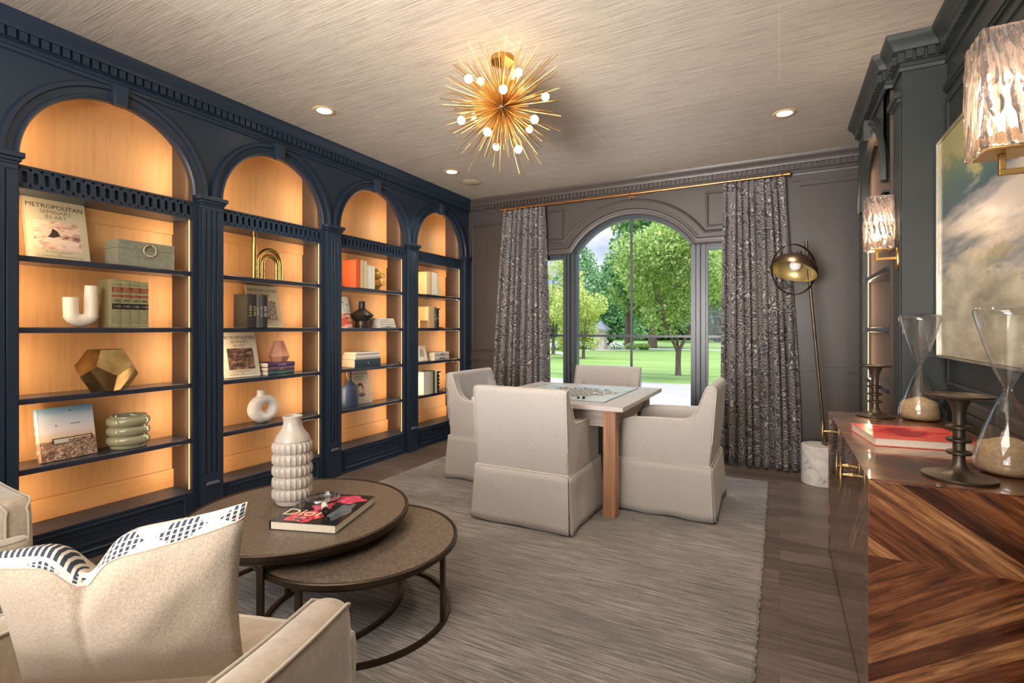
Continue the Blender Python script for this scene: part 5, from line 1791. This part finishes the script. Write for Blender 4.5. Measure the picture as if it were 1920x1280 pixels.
# --- bay 4
wood_c = cmat('buff_cloth', (222, 190, 140))
row(4.40, S1, .07, [
    (.085, .245, .17, wood_c, 'thick buff book, leftmost on the top shelf of the corner bookcase', None, None),
    (.034, .248, .165, ivory, 'ivory book next to the thick buff one, corner bookcase', None, None),
    (.030, .243, .165, ivory, 'ivory book, third from the left on the corner top shelf', None, None),
    (.040, .240, .165, ivory, 'ivory book beside the tilted photo frame', None, None)], 'buff and ivory books in the corner bookcase')
def photo_frame(M, w, h, label, fm):
    b = empty('photo_frame', M @ RX(-14), label, 'photo frame', 'small photo frames in the corner bookcase')
    m = MB(); bw_ = w * .16
    for (a0, a1, c0, c1) in ((-w / 2, w / 2, h - bw_, h), (-w / 2, w / 2, 0, bw_), (-w / 2, -w / 2 + bw_, bw_, h - bw_), (w / 2 - bw_, w / 2, bw_, h - bw_)): m.box(a0, a1, -.008, .008, c0, c1)
    m.build('frame', fm, b, bevel=.001)
    m = MB(); m.box(-w / 2 + bw_, w / 2 - bw_, -.003, .006, bw_, h - bw_); m.build('mount', M_white, b)
    m = MB(); m.box(-w * .2, w * .2, -.0042, -.0031, h * .28, h * .74); m.build('picture', nm('grey_photo', [(.3, (150, 160, 168)), (.7, (206, 210, 212))], ns=8, rough=.3), b)
    m = MB(); m.box(-.02, .02, .0, .004, 0, h * .78, M=T(0, .008, h * .78) @ RX(26) @ T(0, 0, -h * .78)); m.build('easel_back', M_black, b)
photo_frame(LM(4.70, .085, S1), .165, .155, 'small bone-framed photo on the top shelf, corner bookcase', pm('bone_frame', (226, 206, 170), .5))
photo_frame(LM(4.445, .085, S3), .18, .172, 'small white-framed photo on the third shelf, corner bookcase', pm('white_frame', (238, 232, 220), .4))
row(4.445, S2, .085, [
    (.105, .235, .165, wood_c, 'thick buff book, middle shelf of the corner bookcase', None, None),
    (.046, .232, .16, gy, 'grey book with white lettering, middle shelf of the corner bookcase', [(marks(3, 5), .03, .12, -.010)], M_white),
    (.040, .215, .16, bk, 'black book beside the iron bookend, corner bookcase', [(marks(7), .018, .11, -.006)], cream_t)], 'books on the middle shelf of the corner bookcase')
cb = empty('wooden_trinket_box', LM(4.385, .055, S2), 'small pale wooden box in front of the buff book', 'box')
m = MB(); m.box(-.072, .072, -.04, .025, 0, .060); m.build('box_body', M_maple_h, cb, bevel=.002)
m = MB(); m.box(-.074, .074, -.042, .027, .0604, .084); m.build('lid', M_maple_h, cb, bevel=.003)
def finial_bookend(M, h, label, r=.03):
    b = empty('bookend', M, label, 'bookend', 'dark iron bookends')
    m = MB(); m.box(-.055, .055, -.045, .045, 0, .010); m.build('base', M_bronze, b, bevel=.002)
    m = MB(); p = [(r * .9, .0102), (r * .5, .03)]
    for k in range(4):
        z = .035 + k * (h - .06) / 4
        p += [(r * .45, z), (r * .8, z + .010), (r * .85, z + .018), (r * .45, z + .028)]
    p += [(r * .4, h - .02), (r * 1.2, h - .008), (r * 1.2, h), (.001, h)]
    m.lathe(p, n=24); m.build('turned_stem', M_bronze, b, smooth=40)
finial_bookend(LM(4.735, .10, S2), .225, 'dark turned bookend on the middle shelf, corner bookcase')
finial_bookend(LM(4.735, .10, S4), .225, 'dark turned bookend on the lowest shelf, corner bookcase', .036)
stack(4.60, S3, .10, [
    (.285, .165, .046, ivory, 'ivory book at the bottom of the stack beside the white frame', marks(7, 2, 5), mink, 0),
    (.280, .16, .042, ivory, 'ivory book on top of the stack beside the white frame', marks(3, 5), mink, .004)], 'two ivory books in the corner bookcase')
row(4.37, S4, .09, [
    (.110, .245, .17, ivory, 'thick ivory book, lowest shelf of the corner bookcase', None, None),
    (.052, .240, .165, sand_, 'sand-coloured book next to the thick ivory one, lowest shelf', None, None),
    (.036, .250, .165, cmat('bottle_green_cloth', (60, 84, 74)), 'bottle green book, lowest shelf of the corner bookcase', None, None),
    (.036, .246, .165, ivory, 'ivory book between the green book and the bookend', None, None)], 'books on the lowest shelf of the corner bookcase')

# ================================================================== OUTDOORS
GZ = -.15
def ground(name, mat, x0, x1, y0, y1, z, nx=1, ny=1):
    m = MB(); m.box(x0, x1, y0, y1, z - .05, z)
    return structure(m.build(name, mat, smooth=0))
mg_, t, bb = newmat('mown_lawn')
v_ = coords(t, (1, 1, 1))
f1 = noise(t, coords(t, (.05, .8, 1)), 2.0, 4, .6)
f2 = noise(t, coords(t, (6, 14, 1)), 2.5, 6, .7)
c1 = ramp(t, f1, [(.3, (84, 112, 40)), (.5, (108, 134, 54)), (.7, (128, 150, 72))])
c2 = ramp(t, f2, [(.3, (170, 176, 160)), (.7, (255, 255, 255))])
t.links.new(mix(t, .6, c1, c2, 'MULTIPLY'), bb.inputs['Base Color']); bb.inputs['Roughness'].default_value = .9
ground('floor_lawn', mg_, -90, 60, 13.4, 110, GZ)
ground('floor_patio', nm('pale_concrete', [(.3, (128, 122, 117)), (.7, (140, 134, 129))], ns=3, detail=6, rough=.9), -40, 40, 5.42, 13.4, GZ + .01)
mp_ = nm('pale_path', [(.3, (196, 192, 190)), (.7, (214, 210, 208))], ns=3, rough=.9)
m = MB(); m.box(-9, 30, 35.2, 36.4, GZ + .0005, GZ + .02); structure(m.build('floor_path', mp_, smooth=0))
m = MB(); m.box(-30, -10.6, 26.2, 27.6, GZ + .0005, GZ + .02); structure(m.build('floor_path', mp_, smooth=0))
# unseen eave above the window, added to block the sun
m = MB(); m.box(-6, 4, 5.43, 5.60, 2.95, 3.1); structure(m.build('trim_added_eave', M_frame))

M_bark = nm('tree_bark', [(.3, (74, 60, 48)), (.7, (120, 102, 84))], scale=(6, 6, 1), ns=4, rough=.95, bmp=.4)
L_mid = make_leaf('leaf_green', (92, 128, 50), (148, 178, 82), (206, 214, 136))
L_yel = make_leaf('leaf_yellowgreen', (140, 162, 66), (186, 198, 98), (228, 224, 150))
L_dark = make_leaf('leaf_dark', (44, 86, 44), (84, 132, 66), (140, 176, 96))
L_pine = make_leaf('needle_green', (60, 106, 62), (106, 156, 92), (164, 204, 130))
M_flower = make_leaf('hydrangea_white', (236, 236, 214), (250, 250, 240), (226, 236, 190))

def foliage(blobs, n, size, seed, flat=.5):
    """n leaf quads spread over the shells of ellipsoid blobs (cx,cy,cz,rx,ry,rz)"""
    rg = np.random.default_rng(seed)
    vol = np.array([b[3] * b[5] for b in blobs]); vol = vol / vol.sum()
    which = rg.choice(len(blobs), n, p=vol)
    Bm = np.array(blobs)[which]
    d = rg.normal(size=(n, 3)); d /= np.linalg.norm(d, axis=1)[:, None]
    rad = rg.random(n) ** .30
    c = Bm[:, :3] + d * Bm[:, 3:] * rad[:, None]
    a = rg.normal(size=(n, 3)) + d * flat * 0; a /= np.linalg.norm(a, axis=1)[:, None]
    b = np.cross(a, rg.normal(size=(n, 3))); b /= np.linalg.norm(b, axis=1)[:, None]
    s = size * (.6 + .8 * rg.random(n))[:, None]
    V = np.stack([c - a * s, c + b * s * .5, c + a * s, c - b * s * .5], axis=1).reshape(-1, 3)
    return V, n
def leafmesh(name, V, n, mat, parent):
    me = bpy.data.meshes.new(name)
    me.vertices.add(len(V)); me.vertices.foreach_set('co', V.astype(np.float32).ravel())
    me.loops.add(4 * n); me.loops.foreach_set('vertex_index', np.arange(4 * n, dtype=np.int32))
    me.polygons.add(n); me.polygons.foreach_set('loop_start', np.arange(0, 4 * n, 4, dtype=np.int32))
    me.update(calc_edges=True)
    return objm(name, me, mat, parent)
def tree(loc, label, mat, trunk_r, trunk_h, blobs, n, size, seed, forks=5, group='trees outside the window'):
    t = empty('tree', T(*loc), label, 'tree', group)
    m = MB()
    m.tube([(0, 0, -.05), (0, 0, .05), (.0, 0, trunk_h * .5), (.01, 0, trunk_h)], [trunk_r * 1.7, trunk_r * 1.15, trunk_r, trunk_r * 1.05], 12)
    rg = random.Random(seed)
    top = max(b[2] for b in blobs)
    mx = sum(b[0] for b in blobs) / len(blobs)
    sp = max(math.hypot(b[0] - mx, b[1]) for b in blobs) * .7
    for k in range(forks):
        a = 2 * PI * k / forks + rg.random()
        e = Vector((mx + sp * math.cos(a), sp * math.sin(a), trunk_h + (top - trunk_h) * rg.uniform(.5, .8)))
        mid = Vector((e.x * .6, e.y * .6, trunk_h + (e.z - trunk_h) * .4))
        m.tube([(0, 0, trunk_h * .92), mid, e], [trunk_r * .62, trunk_r * .42, trunk_r * .15], 8)
    m.build('trunk', M_bark, t, smooth=50)
    V, nn = foliage(blobs, n, size, seed)
    leafmesh('foliage', V, nn, mat, t)
    return t
def cluster(cx, cz, rx, rz, k, seed, ry=None):
    rg = random.Random(seed); out = []
    for i in range(k):
        a = 2 * PI * rg.random(); r = rg.random() ** .5 * .68
        zz = rg.uniform(-.72, .74)
        rr = r * math.sqrt(max(1 - zz * zz, .1))
        s = rg.uniform(.26, .42)
        out.append((cx + rx * rr * math.cos(a), rx * rr * math.sin(a), cz + rz * zz, rx * s, rx * s, rz * s * .9))
    return out
tree((-2.73, 15.98, GZ), 'crabapple tree with forked trunk on the lawn, nearest outside the window', L_mid, .08, .75, cluster(-.1, 3.15, 2.05, 1.9, 26, 3), 22000, .055, 1, forks=6)
tree((-10.4, 39.2, GZ), 'tall broad dark tree beyond the lawn, behind the stone pillar', L_mid, .33, 2.6, cluster(2.4, 7.6, 4.6, 5.6, 26, 5), 17000, .19, 2)
tree((-8.1, 37.0, GZ), 'tall green tree beyond the lawn, behind the crabapple', L_dark, .30, 2.4, cluster(1.5, 7.2, 5.4, 5.2, 26, 6), 15000, .19, 3)
tree((-8.3, 23.0, GZ), 'small yellow-green tree left of the window centre', L_yel, .07, .9, cluster(-.2, 1.9, 1.6, 1.75, 18, 7), 9000, .06, 4)
tree((-11.2, 26.1, GZ), 'slender young tree seen through the left side pane', L_yel, .09, 1.1, cluster(0, 3.4, 1.9, 2.3, 18, 8), 9000, .075, 5)
def conifer(loc, h, r, seed, label, n=9000):
    bl = []
    for k in range(12):
        f = k / 12
        z = h * (.10 + .86 * f); rr = r * (1 - f) ** .8 + .12
        for q in range(max(3, int(7 * (1 - f)))):
            a = 2.4 * q + k
            bl.append((rr * .55 * math.cos(a), rr * .55 * math.sin(a), z, rr * .5, rr * .5, h * .055))
    tree(loc, label, L_pine, .2, 1.0, bl, n, .15, seed, forks=2)
conifer((-16.6, 47.0, GZ), 10.0, 3.8, 11, 'tall conifer at the left of the arched window')
conifer((-19.5, 49.0, GZ), 9.4, 3.8, 12, 'conifer seen through the left side pane, behind the young tree')
conifer((-13.6, 45.0, GZ), 8.6, 3.6, 13, 'conifer behind the stone pillar')
for k, (x, y, s, lab) in enumerate([(-28, 55, 5, 'far dark tree at the left end of the tree line'), (-21, 60, 4.8, 'far dark tree behind the conifers'), (-13, 62, 5.2, 'far dark tree behind the stone pillar conifer'), (-5, 58, 7.5, 'far dark tree behind the crabapple crown'), (2, 52, 7.0, 'far dark tree seen through the right side pane'), (9, 50, 7.0, 'far dark tree at the right end of the tree line')]):
    tree((x, y, GZ), lab, L_dark, .3, 1.5, cluster(0, s * .62, s * .8, s * .66, 20, 30 + k), 9000, .27, 40 + k, forks=3)
# low hedge line closing the view under the crowns
hd = empty('hedge', T(-8, 66, GZ), 'long low dark hedge at the far edge of the lawn', 'hedge')
V, nn = foliage([(-34 + 3 * k, 0, 1.2, 2.4, 1.5, 1.9) for k in range(24)], 16000, .22, 77); leafmesh('foliage', V, nn, L_dark, hd)
m = MB(); m.box(-36, 36, -.3, .3, -.02, 1.6); m.build('branches', M_bark, hd)
# stone pillar with slate roof
sp_ = empty('stone_pillar', T(-10.8, 33.3, GZ), 'stone gate pillar with pointed slate cap among the hydrangeas', 'pillar')
m = MB(); m.box(-.36, .36, -.36, .36, 0, 1.25); m.build('shaft', nm('buff_stone', [(.3, (170, 152, 132)), (.7, (220, 208, 192))], ns=5, rough=.9), sp_, bevel=.01)
m = MB(); m.box(-.44, .44, -.44, .44, 1.2502, 1.34); m.build('ledge', M_white, sp_)
m = MB(); m.lathe([(.86, 1.3402), (.84, 1.38), (.001, 1.98)], n=4, M=RZ(45)); m.build('cap', pm('slate_cap', (128, 124, 130), .7), sp_, smooth=0)
def bush(x, y, s, mat, lab, seed, grp):
    b = empty('flower_bush' if mat is M_flower else 'shrub', T(x, y, GZ), lab, 'bush', grp)
    V, nn = foliage([(0, 0, s * .5, s, s, s * .55)], 700, .07, seed); leafmesh('flower_heads' if mat is M_flower else 'foliage', V, nn, mat, b)
    m = MB(); m.sph((0, 0, s * .42), s * .8, 12, 8, (1, 1, .55)); m.build('leaves_inside', pm('bush_inside', (70, 104, 50), .9), b)
for k, (dx, mt) in enumerate([(-2.9, M_flower), (-1.95, L_yel), (-1.0, M_flower), (1.15, M_flower), (2.15, L_mid), (3.0, L_mid)]):
    bush(-10.8 + dx * .88 + .1, 33.3 - .55 + dx * .47, .52 if mt is M_flower else .42, mt,
         ['white hydrangea bush at the far left of the flower bed', 'grassy yellow-green shrub left of the stone pillar', 'white hydrangea bush touching the stone pillar on its left', 'white hydrangea bush right of the stone pillar', 'low green shrub right of the hydrangeas', 'low green shrub at the right end of the bed'][k], 90 + k, 'bushes of the flower bed')
m = MB(); m.lathe([(2.6, .0006), (2.4, .03), (.001, .03)], n=24, M=Matrix.Diagonal((1, .45, 1, 1))); o = m.build('floor_bed', nm('mulch_bed', [(.3, (150, 136, 116)), (.7, (190, 176, 156))], ns=6, rough=1), M=T(-10.7, 32.9, GZ) @ RZ(28)); structure(o)

# print, lettering and labels belong to the cover of their book
def cover_of(b):
    for c in b.children:
        if c.name.split('.')[0] == 'cover': return c
KIN = ('cover_print', 'cover_lettering', 'cover_title', 'cover_credit', 'cover_picture', 'spine_band', 'red_label', 'black_label', 'gold_rule', 'key_emblem', 'spine_lettering')
for o in list(scn.objects):
    n = o.name.split('.')[0]
    if o.parent and o.parent.type == 'EMPTY' and (n in KIN or n.endswith('_shape')):
        c = cover_of(o.parent)
        if c: o.parent = c
